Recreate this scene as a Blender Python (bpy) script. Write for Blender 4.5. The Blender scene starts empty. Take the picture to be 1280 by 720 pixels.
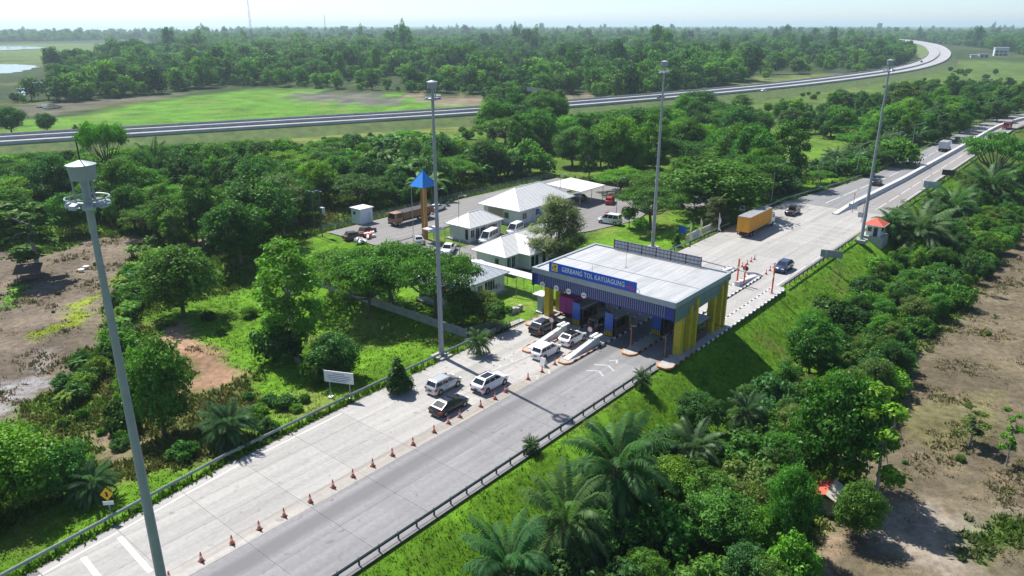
import bpy, math, random
import numpy as np
from mathutils import Vector, Matrix

# ------------------------------------------------------------------ camera, sky, sun, exposure
SC = bpy.context.scene
COL = SC.collection
PITCH = math.atan(329 / 925.0)
CAM_H = 39.0
cam = bpy.data.cameras.new('camera')
cam.sensor_width = 36.0
cam.lens = 36.0 * 925 / 1280
cam.clip_start = 1.0
cam.clip_end = 40000.0
camo = bpy.data.objects.new('camera', cam)
camo.location = (0, 0, CAM_H)
camo.rotation_euler = (math.pi / 2 - PITCH, 0, 0)
COL.objects.link(camo)
SC.camera = camo

SUN_EL = math.radians(56.5)
SUN_AZ = math.atan2(-0.673, 0.739)          # to the left of the view direction, seen from above
world = bpy.data.worlds.new('World')
SC.world = world
world.use_nodes = True
wn = world.node_tree
bg = wn.nodes['Background']
sky = wn.nodes.new('ShaderNodeTexSky')
sky.sky_type = 'NISHITA'
sky.sun_disc = False
sky.sun_elevation = SUN_EL
sky.sun_rotation = SUN_AZ
sky.altitude = 0
sky.air_density = 0.65
sky.dust_density = 0.45
sky.ozone_density = 3.0
wn.links.new(sky.outputs[0], bg.inputs[0])
bg.inputs[1].default_value = 0.112
sl = bpy.data.lights.new('sun', 'SUN')
sl.energy = 5.0
sl.angle = math.radians(0.53)
sl.color = (1.0, 0.965, 0.91)
slo = bpy.data.objects.new('sun', sl)
sd = Vector((math.sin(SUN_AZ) * math.cos(SUN_EL), math.cos(SUN_AZ) * math.cos(SUN_EL), math.sin(SUN_EL)))
slo.rotation_euler = sd.to_track_quat('Z', 'Y').to_euler()
slo.location = (0, 0, 200)
COL.objects.link(slo)
SC.view_settings.view_transform = 'Standard'
SC.view_settings.look = 'None'
SC.view_settings.exposure = 0.62
SC.view_settings.gamma = 1
SC.view_settings.use_curve_mapping = False
SC.render.engine = 'CYCLES'
SC.cycles.max_bounces = 6
SC.cycles.diffuse_bounces = 3
SC.cycles.glossy_bounces = 2
SC.cycles.transmission_bounces = 3
SC.cycles.volume_bounces = 1
SC.cycles.transparent_max_bounces = 6
SC.cycles.use_denoising = True

R = random.Random(11)
RNG = np.random.default_rng(7)

# ------------------------------------------------------------------ frames: the road runs along u, v points to its right
DU = (0.6415, 0.7671)
DV = (0.7671, -0.6415)
TH = math.atan2(DU[1], DU[0])


def W(u, v, z=0.0):
    return Vector((u * DU[0] + v * DV[0], u * DU[1] + v * DV[1], z))


def to_uv(x, y):
    return x * DU[0] + y * DU[1], x * DV[0] + y * DV[1]


def sstep(a, b, x):
    t = np.clip((x - a) / (b - a), 0, 1)
    return t * t * (3 - 2 * t)


def hgt(X, Y):
    """terrain height (numpy friendly)"""
    u, v = to_uv(np.asarray(X, float), np.asarray(Y, float))
    curve = np.where(u > 340, np.minimum((u - 340) ** 2 / 700.0, (u - 340) * .4), 0)
    vv = v - curve
    t = np.clip((vv + 37.2) / 8.6, 0, 1)
    zr = -5.0 * (0.85 * t + 0.15 * t * t * (3 - 2 * t))
    camp = sstep(60, 65, u) * (1 - sstep(150, 162, u)) * (1 - sstep(-118, -128, vv))
    tl = sstep(-62, -76, vv)
    zl = -1.8 * tl * (1 - camp)
    z = np.where(vv > -45, zr, zl) - 0.13
    far = sstep(220, 420, np.hypot(X, Y))
    off = (np.clip(-63 - vv, 0, 12) + np.clip(vv + 34, 0, 12)) / 12
    n = (np.sin(X * .21 + 1.3 * np.sin(Y * .13)) * np.sin(Y * .19 + 1.1 * np.sin(X * .11))) * .16
    n = n + np.sin(X * .63 + Y * .41) * np.sin(Y * .57 - X * .33) * .06
    z = z + n * np.clip(off, 0, 1) * (1 - .6 * camp) - far * 0.6 * np.clip(off, 0, 1)
    return z


def at(px, py, z=None):
    """point of the terrain surveyed from the drone position"""
    zz = 0.0 if z is None else z
    c, s = math.cos(PITCH), math.sin(PITCH)
    for _ in range(8):
        dY = 925 * c + (360 - py) * s
        dZ = -925 * s + (360 - py) * c
        t = (zz - CAM_H) / dZ
        x, y = (px - 640) * t, dY * t
        if z is not None:
            break
        zz = 0.5 * zz + 0.5 * float(hgt(x, y))
    return x, y, zz


def height_at(py, y):
    c, s = math.cos(PITCH), math.sin(PITCH)
    dY = 925 * c + (360 - py) * s
    dZ = -925 * s + (360 - py) * c
    return CAM_H + y * dZ / dY


# ------------------------------------------------------------------ materials
MATS = {}


def nod(nt, kind, **kw):
    n = nt.nodes.new(kind)
    for k, val in kw.items():
        if k.startswith('i_'):
            key = k[2:]
            key = int(key) if key.isdigit() else key.replace('_', ' ')
            if isinstance(val, bpy.types.NodeSocket):
                nt.links.new(val, n.inputs[key])
            else:
                n.inputs[key].default_value = val
        else:
            setattr(n, k, val)
    return n


def ramp(nt, fac, stops):
    r = nt.nodes.new('ShaderNodeValToRGB')
    e = r.color_ramp.elements
    while len(e) < len(stops):
        e.new(0.5)
    for i, (p, c) in enumerate(stops):
        e[i].position = p
        e[i].color = (c, c, c, 1) if isinstance(c, (int, float)) else (*c, 1)
    nt.links.new(fac, r.inputs[0])
    return r.outputs[0]


def mixc(nt, fac, a, b, mode='MIX'):
    m = nt.nodes.new('ShaderNodeMix')
    m.data_type = 'RGBA'
    m.blend_type = mode
    for sock, val in ((m.inputs[0], fac), (m.inputs[6], a), (m.inputs[7], b)):
        if isinstance(val, bpy.types.NodeSocket):
            nt.links.new(val, sock)
        elif isinstance(val, (int, float)):
            sock.default_value = val if sock == m.inputs[0] else (val, val, val, 1)
        else:
            sock.default_value = (*val[:3], 1)
    return m.outputs[2]


def M(name, col=(.5, .5, .5), rough=.6, metal=0.0, var=.12, scale=3.0, bump=0.0, coat=0.0, spec=.5, dirt=None, alpha=None):
    """plain procedural material: colour with noise variation, dirt and a little relief"""
    if name in MATS:
        return MATS[name]
    m = bpy.data.materials.new(name)
    m.use_nodes = True
    nt = m.node_tree
    p = nt.nodes['Principled BSDF']
    tc = nod(nt, 'ShaderNodeTexCoord')
    n = nod(nt, 'ShaderNodeTexNoise', i_Vector=tc.outputs['Object'], i_Scale=scale, i_Detail=5.0, i_Roughness=.6)
    lo = tuple(c * (1 - var) for c in col)
    hi = tuple(min(1, c * (1 + var)) for c in col)
    c = ramp(nt, n.outputs[0], [(.3, lo), (.7, hi)])
    if dirt:
        n2 = nod(nt, 'ShaderNodeTexNoise', i_Vector=tc.outputs['Object'], i_Scale=scale * .33, i_Detail=7.0, i_Roughness=.7)
        c = mixc(nt, ramp(nt, n2.outputs[0], [(.48, 0.0), (.72, dirt[0])]), c, dirt[1])
    nt.links.new(c, p.inputs['Base Color'])
    p.inputs['Roughness'].default_value = rough
    p.inputs['Metallic'].default_value = metal
    p.inputs['Coat Weight'].default_value = coat
    p.inputs['Specular IOR Level'].default_value = spec
    if bump:
        b = nod(nt, 'ShaderNodeBump', i_Height=n.outputs[0], i_Strength=bump, i_Distance=.03)
        nt.links.new(b.outputs[0], p.inputs['Normal'])
    MATS[name] = m
    return m


def leaf_mat(name, rnd=None, trans=.40, sat=1.0):
    """foliage: colour from the object (or a random one per instance), tint per leaf clump"""
    m = bpy.data.materials.new(name)
    m.use_nodes = True
    nt = m.node_tree
    out = nt.nodes['Material Output']
    nt.nodes.remove(nt.nodes['Principled BSDF'])
    oi = nod(nt, 'ShaderNodeObjectInfo')
    at_ = nod(nt, 'ShaderNodeAttribute', attribute_name='tint')
    if rnd is None:
        base = oi.outputs['Color']
    else:
        tn = nod(nt, 'ShaderNodeAttribute', attribute_type='INSTANCER', attribute_name='tone')
        has = nod(nt, 'ShaderNodeMath', operation='GREATER_THAN', i_0=tn.outputs['Fac'], i_1=.5)
        sub_ = nod(nt, 'ShaderNodeMath', operation='SUBTRACT', i_0=tn.outputs['Fac'], i_1=1.0)
        pick = nod(nt, 'ShaderNodeMix', i_0=has.outputs[0], i_2=oi.outputs['Random'], i_3=sub_.outputs[0])
        base = ramp(nt, pick.outputs[0], rnd)
    val = nod(nt, 'ShaderNodeMapRange', i_Value=at_.outputs['Fac'], i_3=.5, i_4=1.9)
    c1 = mixc(nt, 1.0, base, val.outputs[0], 'MULTIPLY')
    yel = mixc(nt, nod(nt, 'ShaderNodeMapRange', i_Value=at_.outputs['Fac'], i_1=.55, i_2=1.0, i_3=0.0, i_4=.28).outputs[0], c1, (.13, .24, .03))
    d = nod(nt, 'ShaderNodeBsdfDiffuse', i_Color=yel)
    t = nod(nt, 'ShaderNodeBsdfTranslucent', i_Color=mixc(nt, 1.0, yel, (1.05, 1.4, .6), 'MULTIPLY'))
    g = nod(nt, 'ShaderNodeBsdfGlossy', i_Roughness=.45, i_Color=(.40, .5, .35, 1))
    mx = nod(nt, 'ShaderNodeMixShader', i_Fac=trans)
    nt.links.new(d.outputs[0], mx.inputs[1])
    nt.links.new(t.outputs[0], mx.inputs[2])
    fr = nod(nt, 'ShaderNodeMixShader', i_Fac=.03)
    nt.links.new(mx.outputs[0], fr.inputs[1])
    nt.links.new(g.outputs[0], fr.inputs[2])
    nt.links.new(fr.outputs[0], out.inputs[0])
    MATS[name] = m
    return m


def ground_mat():
    m = bpy.data.materials.new('ground')
    m.use_nodes = True
    nt = m.node_tree
    p = nt.nodes['Principled BSDF']
    ca = nod(nt, 'ShaderNodeAttribute', attribute_name='soil')
    geo = nod(nt, 'ShaderNodeNewGeometry')
    n1 = nod(nt, 'ShaderNodeTexNoise', i_Vector=geo.outputs['Position'], i_Scale=.09, i_Detail=6.0, i_Roughness=.62)
    n2 = nod(nt, 'ShaderNodeTexNoise', i_Vector=geo.outputs['Position'], i_Scale=1.1, i_Detail=8.0, i_Roughness=.72)
    n3 = nod(nt, 'ShaderNodeTexNoise', i_Vector=geo.outputs['Position'], i_Scale=.33, i_Detail=5.0, i_Roughness=.6)
    c = mixc(nt, 1.0, ca.outputs['Color'], ramp(nt, n1.outputs[0], [(.3, .58), (.7, 1.4)]), 'MULTIPLY')
    c = mixc(nt, 1.0, c, ramp(nt, n2.outputs[0], [(.28, .52), (.5, .97), (.72, 1.45)]), 'MULTIPLY')
    c = mixc(nt, ramp(nt, n3.outputs[0], [(.5, 0.0), (.68, .42)]), c, mixc(nt, 1.0, c, (1.1, 1.03, .85), 'MULTIPLY'))
    nt.links.new(c, p.inputs['Base Color'])
    p.inputs['Roughness'].default_value = .95
    p.inputs['Specular IOR Level'].default_value = .1
    b = nod(nt, 'ShaderNodeBump', i_Height=n2.outputs[0], i_Strength=.7, i_Distance=.25)
    nt.links.new(b.outputs[0], p.inputs['Normal'])
    return m


def slab_mat(name, col, dark, band=None):
    """cast concrete: each slab its own tone, long tyre-worn streaks, stains, fine grain"""
    m = bpy.data.materials.new(name)
    m.use_nodes = True
    nt = m.node_tree
    p = nt.nodes['Principled BSDF']
    geo = nod(nt, 'ShaderNodeNewGeometry')
    rot = nod(nt, 'ShaderNodeMapping', vector_type='TEXTURE', i_Vector=geo.outputs['Position'])
    rot.inputs['Rotation'].default_value = (0, 0, TH)
    st = nod(nt, 'ShaderNodeMapping', i_Vector=rot.outputs[0])
    st.inputs['Scale'].default_value = (.025, .85, 1)
    ns = nod(nt, 'ShaderNodeTexNoise', i_Vector=st.outputs[0], i_Scale=1.0, i_Detail=5.0, i_Roughness=.6)
    nb = nod(nt, 'ShaderNodeTexNoise', i_Vector=rot.outputs[0], i_Scale=.16, i_Detail=6.0, i_Roughness=.65)
    nf = nod(nt, 'ShaderNodeTexNoise', i_Vector=rot.outputs[0], i_Scale=2.3, i_Detail=7.0, i_Roughness=.7)
    oi = nod(nt, 'ShaderNodeObjectInfo')
    c = mixc(nt, ramp(nt, ns.outputs[0], [(.36, 0.0), (.68, 1.0)]), col, dark)
    no = nod(nt, 'ShaderNodeTexNoise', i_Vector=rot.outputs[0], i_Scale=.9, i_Detail=3.0, i_Roughness=.5)
    c = mixc(nt, ramp(nt, no.outputs[0], [(.64, 0.0), (.72, .55)]), c, tuple(d * .6 for d in dark))
    c = mixc(nt, 1.0, c, ramp(nt, oi.outputs['Random'], [(0, .93), (1, 1.06)]), 'MULTIPLY')
    c = mixc(nt, ramp(nt, nb.outputs[0], [(.52, 0.0), (.75, .45)]), c, tuple(d * .82 for d in dark))
    c = mixc(nt, 1.0, c, ramp(nt, nf.outputs[0], [(.3, .86), (.7, 1.1)]), 'MULTIPLY')
    if band:
        sep = nod(nt, 'ShaderNodeSeparateXYZ', i_Vector=rot.outputs[0])
        wob = nod(nt, 'ShaderNodeMath', operation='MULTIPLY_ADD', i_0=nb.outputs[0], i_1=.8, i_2=sep.outputs['Y'])
        f = nod(nt, 'ShaderNodeMapRange', i_Value=wob.outputs[0], i_1=band[0] + .4, i_2=band[1] + .4)
        c = mixc(nt, ramp(nt, f.outputs[0], [(0, 0.0), (.3, band[2]), (.65, band[2]), (1, 0.0)]), c, band[3])
    nt.links.new(c, p.inputs['Base Color'])
    p.inputs['Roughness'].default_value = .8
    p.inputs['Specular IOR Level'].default_value = .3
    b = nod(nt, 'ShaderNodeBump', i_Height=nf.outputs[0], i_Strength=.25, i_Distance=.02)
    nt.links.new(b.outputs[0], p.inputs['Normal'])
    MATS[name] = m
    return m


# ------------------------------------------------------------------ mesh helpers
class MB:
    def __init__(s):
        s.v = []
        s.f = []

    def add(s, vs, fs):
        o = len(s.v)
        s.v += [tuple(p) for p in vs]
        s.f += [tuple(i + o for i in f) for f in fs]
        return s

    def box(s, x0, x1, y0, y1, z0, z1):
        return s.add([(x0, y0, z0), (x1, y0, z0), (x1, y1, z0), (x0, y1, z0), (x0, y0, z1), (x1, y0, z1), (x1, y1, z1), (x0, y1, z1)],
                     [(0, 3, 2, 1), (4, 5, 6, 7), (0, 1, 5, 4), (1, 2, 6, 5), (2, 3, 7, 6), (3, 0, 4, 7)])

    def tube(s, p0, p1, r0, r1=None, n=8, cap=True):
        r1 = r0 if r1 is None else r1
        p0, p1 = Vector(p0), Vector(p1)
        d = (p1 - p0).normalized()
        a = d.orthogonal().normalized()
        if abs(d.z) > .9:
            a = (Vector((1, 0, 0)) - d * d.x).normalized()
        b = d.cross(a)
        vs = []
        for p, r in ((p0, r0), (p1, r1)):
            for k in range(n):
                t = 2 * math.pi * (k + .5) / n
                vs.append(p + a * (math.cos(t) * r) + b * (math.sin(t) * r))
        fs = [(k, (k + 1) % n, n + (k + 1) % n, n + k) for k in range(n)]
        if cap:
            fs += [tuple(range(n - 1, -1, -1)), tuple(range(n, 2 * n))]
        return s.add(vs, fs)

    def prism(s, poly, z0, z1):
        n = len(poly)
        return s.add([(x, y, z0) for x, y in poly] + [(x, y, z1) for x, y in poly],
                     [tuple(range(n - 1, -1, -1)), tuple(range(n, 2 * n))] + [(k, (k + 1) % n, n + (k + 1) % n, n + k) for k in range(n)])

    def prism_y(s, poly, y0, y1):
        """polygon in x,z swept along y"""
        n = len(poly)
        return s.add([(x, y0, z) for x, z in poly] + [(x, y1, z) for x, z in poly],
                     [tuple(range(n)), tuple(range(2 * n - 1, n - 1, -1))] + [(k, n + k, n + (k + 1) % n, (k + 1) % n) for k in range(n)])

    def loft(s, rings, cap=True):
        n = len(rings[0])
        vs = [p for r in rings for p in r]
        fs = []
        for i in range(len(rings) - 1):
            for k in range(n):
                fs.append((i * n + k, i * n + (k + 1) % n, (i + 1) * n + (k + 1) % n, (i + 1) * n + k))
        if cap:
            fs += [tuple(range(n - 1, -1, -1)), tuple(range((len(rings) - 1) * n, len(rings) * n))]
        return s.add(vs, fs)

    def panel(s, q, a0, a1, b0, b1, t=.012, off=.004):
        """thin plate laid on the quad q (4 corners), covering the part a0..a1, b0..b1 of it"""
        q = [Vector(p) for p in q]
        nrm = (q[1] - q[0]).cross(q[3] - q[0]).normalized()

        def P(a, b):
            return (q[0] * (1 - a) + q[1] * a) * (1 - b) + (q[3] * (1 - a) + q[2] * a) * b
        lo = [P(a0, b0) + nrm * off, P(a1, b0) + nrm * off, P(a1, b1) + nrm * off, P(a0, b1) + nrm * off]
        hi = [p + nrm * t for p in lo]
        return s.add(lo + hi, [(0, 3, 2, 1), (4, 5, 6, 7), (0, 1, 5, 4), (1, 2, 6, 5), (2, 3, 7, 6), (3, 0, 4, 7)])

    def mesh(s, name, mat, smooth=False):
        me = bpy.data.meshes.new(name)
        me.from_pydata(s.v, [], s.f)
        me.materials.append(mat)
        if smooth:
            me.polygons.foreach_set('use_smooth', [True] * len(me.polygons))
        me.update()
        return me

    def build(s, name, mat, parent=None, smooth=False, loc=None):
        return link(name, s.mesh(name, mat, smooth), parent, loc)


def link(name, data, parent=None, loc=None, rz=0.0):
    o = bpy.data.objects.new(name, data)
    COL.objects.link(o)
    o.parent = parent
    if loc is not None:
        o.location = loc
    if rz:
        o.rotation_euler = (0, 0, rz)
    return o


def tag(o, label=None, cat=None, group=None, kind=None):
    if label:
        o['label'] = label
    if cat:
        o['category'] = cat
    if group:
        o['group'] = group
    if kind:
        o['kind'] = kind
    return o


def thing(name, label, cat, loc, rz=0.0, group=None):
    o = bpy.data.objects.new(name, None)
    o.empty_display_size = .3
    COL.objects.link(o)
    o.location = loc
    o.rotation_euler = (0, 0, rz)
    return tag(o, label, cat, group)


def road_thing(name, label, cat, u, v, z=0.0, turn=0.0, group=None):
    return thing(name, label, cat, W(u, v, z), TH + turn, group)


def copy_tree(o, parent=None):
    c = o.copy()
    COL.objects.link(c)
    c.parent = parent
    for ch in list(o.children):
        copy_tree(ch, c)
    return c


ORD = ['first', 'second', 'third', 'fourth', 'fifth', 'sixth', 'seventh', 'eighth', 'ninth', 'tenth', 'eleventh', 'twelfth',
       'thirteenth', 'fourteenth', 'fifteenth', 'sixteenth', 'seventeenth', 'eighteenth', 'nineteenth', 'twentieth',
       'twenty-first', 'twenty-second', 'twenty-third', 'twenty-fourth']


def bevel(o, w=.03, seg=2):
    md = o.modifiers.new('bevel', 'BEVEL')
    md.width = w
    md.segments = seg
    md.limit_method = 'ANGLE'
    md.angle_limit = math.radians(40)
    return o


def text_mesh(body, size, mat, name, extrude=.01, bold=0.0):
    cu = bpy.data.curves.new('lettering', 'FONT')
    cu.body = body
    cu.size = size
    cu.extrude = extrude
    cu.offset = bold
    cu.space_character = 1.12
    cu.align_x = 'CENTER'
    cu.align_y = 'CENTER'
    cu.resolution_u = 3
    o = bpy.data.objects.new('lettering', cu)
    COL.objects.link(o)
    bpy.context.view_layer.update()
    me = bpy.data.meshes.new_from_object(o.evaluated_get(bpy.context.evaluated_depsgraph_get()))
    me.name = name
    me.materials.clear()
    me.materials.append(mat)
    bpy.data.objects.remove(o)
    bpy.data.curves.remove(cu)
    return me


# common materials
CONC = M('concrete', (.36, .35, .33), .85, var=.15, scale=1.5, bump=.3, dirt=(.5, (.2, .19, .17)))
CONCW = M('white_concrete', (.52, .52, .51), .8, var=.1, scale=1.2, bump=.15, dirt=(.45, (.33, .32, .3)))
GALV = M('galvanised_steel', (.34, .37, .39), .5, .45, var=.12, scale=2.0, dirt=(.3, (.22, .22, .22)))
MAST = M('mast_steel', (.29, .30, .345), .5, .1, var=.10, scale=1.2, dirt=(.4, (.20, .215, .25)))
RAILG = M('rail_greenish', (.24, .29, .27), .5, .35, var=.15, scale=1.3, dirt=(.5, (.13, .17, .12)))
DARKR = M('rail_shade_dark', (.07, .085, .09), .55, .3, var=.2, scale=2.0)  # shaded side of the right guardrails put into the steel colour; all posts share it
WHITEP = M('white_paint', (.74, .74, .72), .6, var=.06, scale=2.0, dirt=(.25, (.5, .48, .45)))
ROADW = M('road_paint', (.62, .61, .59), .75, var=.12, scale=1.6, dirt=(.9, (.42, .41, .39)))
FAINTW = M('faint_road_paint', (.42, .41, .39), .8, var=.1, scale=1.6, dirt=(1.0, (.30, .295, .285)))
WORNW = M('worn_road_paint', (.50, .49, .47), .75, var=.12, scale=1.6, dirt=(1.0, (.38, .37, .36)))
BLACKP = M('black_paint', (.02, .02, .022), .6, var=.2, scale=3.0)
ORANGE = M('orange_plastic', (.80, .10, .03), .45, var=.1, scale=8.0)
YELLOWC = M('yellow_cladding', (.56, .43, .02), .5, var=.14, scale=1.2, dirt=(.7, (.30, .23, .05)))
BLUES = M('sign_blue', (.012, .10, .50), .4, var=.06, scale=1.5)
BLUEF = M('fascia_blue', (.012, .030, .24), .5, var=.1, scale=1.0)
CLAD = M('grey_cladding', (.20, .26, .28), .42, .25, var=.08, scale=.8, dirt=(.25, (.16, .19, .2)))
CLADL = M('light_cladding', (.35, .385, .40), .45, .2, var=.08, scale=.8)
GLASS = M('dark_glass', (.012, .016, .02), .08, var=.1, scale=1.0, spec=.8)
RUBBER = M('rubber', (.012, .012, .013), .85, var=.2, scale=5.0)
RIM = M('wheel_rim', (.32, .33, .34), .35, .7, var=.1)
REDL = M('red_lens', (.45, .012, .01), .25, var=.1)
WHITEL = M('clear_lens', (.75, .76, .78), .15, var=.05)
DARKPL = M('dark_plastic', (.025, .026, .028), .6, var=.15)
BARK = M('bark', (.14, .105, .075), .9, var=.35, scale=6.0, bump=.8)
BARKP = M('pale_bark', (.27, .25, .21), .9, var=.3, scale=5.0, bump=.6)
WALLW = M('white_render', (.62, .64, .64), .8, var=.05, scale=.7, dirt=(.3, (.52, .53, .52)))
ROOFW = M('white_roof', (.58, .575, .56), .6, var=.06, scale=.8, dirt=(.35, (.58, .56, .52)))
ROOFG = M('grey_roof', (.36, .39, .42), .55, var=.08, scale=.9, dirt=(.3, (.28, .3, .32)))
LEAF = leaf_mat('foliage')
LEAFR = leaf_mat('woodland_foliage', [(0, (.024, .062, .022)), (.25, (.040, .105, .022)), (.5, (.062, .155, .022)), (.72, (.092, .20, .022)), (.86, (.13, .24, .028)), (1, (.055, .10, .038))])
GRASS = None
#@@SETTING

# ================================================================== SETTING: the ground
def poly_px(pts):
    return np.array([at(x, y)[:2] for x, y in pts])


def poly_uv(pts):
    return np.array([W(u, v)[:2] for u, v in pts])


def inside(poly, X, Y):
    r = np.zeros(X.shape, bool)
    n = len(poly)
    for i in range(n):
        x0, y0 = poly[i]
        x1, y1 = poly[(i + 1) % n]
        if y0 == y1:
            continue
        c = ((y0 > Y) != (y1 > Y)) & (X < (x1 - x0) * (Y - y0) / (y1 - y0) + x0)
        r ^= c
    return r


FREEWAY = [(-520, 60), (-400, 130), (-280, 198), (-176, 259), (-103, 300), (-32, 340), (38, 388), (115, 449), (200, 525), (298, 628), (372, 717), (444, 818),
           (515, 935), (575, 1050), (640, 1190), (705, 1345), (765, 1500), (815, 1660), (850, 1840), (850, 2000)]


def smooth_line(P, n):
    """Catmull-Rom through the points"""
    P = [Vector((*p, 0)) for p in P]
    out = []
    for i in range(len(P) - 1):
        a, b, c, d = P[max(i - 1, 0)], P[i], P[i + 1], P[min(i + 2, len(P) - 1)]
        for k in range(n):
            t = k / n
            out.append(.5 * ((2 * b) + (c - a) * t + (2 * a - 5 * b + 4 * c - d) * t * t + (3 * b - a - 3 * c + d) * t ** 3))
    out.append(P[-1])
    return out


FWL = smooth_line(FREEWAY, 5)
FWA = np.array([(p.x, p.y) for p in FWL])


def fw_dist(X, Y):
    d = np.full(X.shape, 1e9)
    for i in range(len(FWA) - 1):
        a, b = FWA[i], FWA[i + 1]
        ab = b - a
        t = np.clip(((X - a[0]) * ab[0] + (Y - a[1]) * ab[1]) / (ab @ ab), 0, 1)
        d = np.minimum(d, np.hypot(X - a[0] - t * ab[0], Y - a[1] - t * ab[1]))
    return d


C_ROUGH = (.085, .150, .020)
C_LUSH = (.100, .215, .014)
C_FIELD = (.092, .210, .020)
C_OLIVE = (.125, .140, .040)
C_DIRT = (.158, .128, .096)
C_DIRT2 = (.136, .112, .073)
C_SAND = (.23, .195, .155)
C_RED = (.27, .17, .11)
C_WOOD = (.035, .055, .018)
C_MARSH = (.11, .105, .075)
ZONES = [
    # lush verges and mown slopes
    (poly_uv([(-60, -63.5), (64, -66), (64, -58), (-60, -50)]), C_LUSH),
    (poly_uv([(-60, -40), (110, -40), (230, -39), (230, -30), (130, -27), (108, -21), (80, -23), (60, -29), (-60, -31)]), C_LUSH),
    (poly_px([(180, 400), (260, 370), (330, 350), (420, 360), (600, 415), (560, 455), (440, 500), (330, 560), (280, 540), (330, 470), (250, 430)]), C_LUSH),
    (poly_uv([(64, -99), (64, -61), (92, -61), (150, -63), (150, -76), (118, -78), (92, -72), (84, -86), (90, -104), (92, -118), (80, -118), (66, -110)]), C_LUSH),
    (poly_uv([(150, -61), (330, -54), (330, -58), (150, -66)]), C_LUSH),
    # bare ground left
    (poly_px([(-60, 300), (60, 318), (110, 300), (165, 292), (180, 297), (168, 325), (150, 360), (132, 400), (110, 440), (70, 480), (30, 515), (-20, 560), (-200, 640), (-300, 420)]), C_DIRT),
    (poly_px([(-10, 378), (12, 361), (34, 352), (40, 358), (22, 374), (-10, 390)]), (.10, .26, .012)),
    (poly_px([(48, 418), (78, 397), (116, 364), (125, 372), (102, 398), (60, 424)]), (.20, .26, .02)),
    (poly_px([(0, 480), (30, 470), (45, 490), (10, 520), (-30, 530)]), (.27, .26, .26)),
    (poly_px([(40, 440), (75, 425), (80, 440), (60, 460), (40, 465)]), (.26, .23, .21)),
    # red soil and dry grass
    (poly_px([(140, 440), (250, 440), (340, 500), (300, 560), (210, 590), (120, 590), (110, 500)]), C_OLIVE),
    (poly_px([(200, 408), (222, 406), (250, 425), (290, 450), (298, 462), (275, 480), (240, 488), (225, 450), (200, 440)]), C_RED),
    (poly_px([(165, 430), (190, 428), (186, 452), (165, 450)]), C_RED),
    (poly_px([(120, 545), (165, 545), (170, 575), (130, 585)]), (.24, .19, .12)),
    (poly_px([(205, 300), (270, 300), (268, 312), (230, 318)]), C_RED),
    # right field
    (poly_px([(1500, 215), (1290, 268), (1255, 300), (1225, 345), (1195, 385), (1165, 425), (1125, 470), (1080, 545), (1040, 620), (1010, 680), (985, 760), (1600, 900)]), C_DIRT2),
    (poly_px([(1105, 640), (1150, 632), (1190, 640), (1230, 660), (1215, 700), (1160, 720), (1110, 690)]), C_SAND),
    (poly_px([(1195, 638), (1290, 628), (1290, 632), (1200, 644)]), C_SAND),
    (poly_px([(1190, 645), (1240, 640), (1300, 665), (1300, 690), (1230, 690), (1195, 668)]), (.08, .14, .025)),
    (poly_px([(1020, 640), (1060, 660), (1050, 700), (1000, 700)]), (.24, .18, .12)),
    (poly_px([(1130, 520), (1230, 480), (1260, 520), (1180, 580)]), (.16, .145, .07)),
    # compound
    (poly_px([(420, 255), (440, 262), (400, 285), (370, 285)]), C_OLIVE),
    # middle distance
    (poly_px([(25, 150), (110, 146), (180, 128), (330, 110), (470, 118), (600, 123), (612, 133), (440, 148), (250, 156), (60, 172), (20, 170)]), C_FIELD),
    (poly_px([(0, 138), (60, 130), (150, 122), (250, 113), (180, 125), (70, 142), (20, 148)]), C_MARSH),
    (poly_px([(350, 118), (440, 116), (505, 122), (500, 130), (390, 129)]), (.12, .12, .095)),
    (poly_px([(500, 118), (600, 122), (600, 132), (540, 130)]), (.20, .16, .115)),
    (poly_px([(250, 172), (420, 158), (640, 143), (640, 152), (560, 168), (330, 190), (250, 190)]), (.135, .165, .04)),
    (poly_px([(540, 182), (600, 182), (620, 205), (560, 210), (530, 200)]), (.17, .145, .095)),
    (poly_px([(945, 182), (985, 180), (1040, 186), (1040, 200), (980, 208), (940, 200)]), (.10, .19, .02)),
    (poly_px([(640, 128), (700, 120), (760, 118), (720, 130), (660, 138)]), (.20, .165, .11)),
    (poly_px([(850, 112), (1000, 92), (1080, 90), (1030, 100), (900, 112)]), (.13, .16, .045)),
    (poly_px([(880, 130), (1000, 116), (1100, 100), (1180, 82), (1230, 95), (1200, 130), (1100, 150), (900, 165)]), (.085, .135, .03)),
    (poly_px([(1195, 78), (1280, 74), (1320, 100), (1290, 110), (1215, 105)]), (.09, .145, .035)),
    (poly_px([(-40, 58), (60, 52), (160, 56), (210, 62), (100, 72), (50, 82), (-40, 84)]), (.10, .15, .035)),
]


def axis(a, b, fine0, fine1, fstep, grow=1.16):
    xs = list(np.arange(fine0, fine1 + .01, fstep))
    s = fstep
    x = fine0
    lo = []
    while x > a:
        s *= grow
        x -= s
        lo.append(x)
    s = fstep
    x = xs[-1]
    hi = []
    while x < b:
        s *= grow
        x += s
        hi.append(x)
    return np.array(lo[::-1] + xs + hi)


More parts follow.
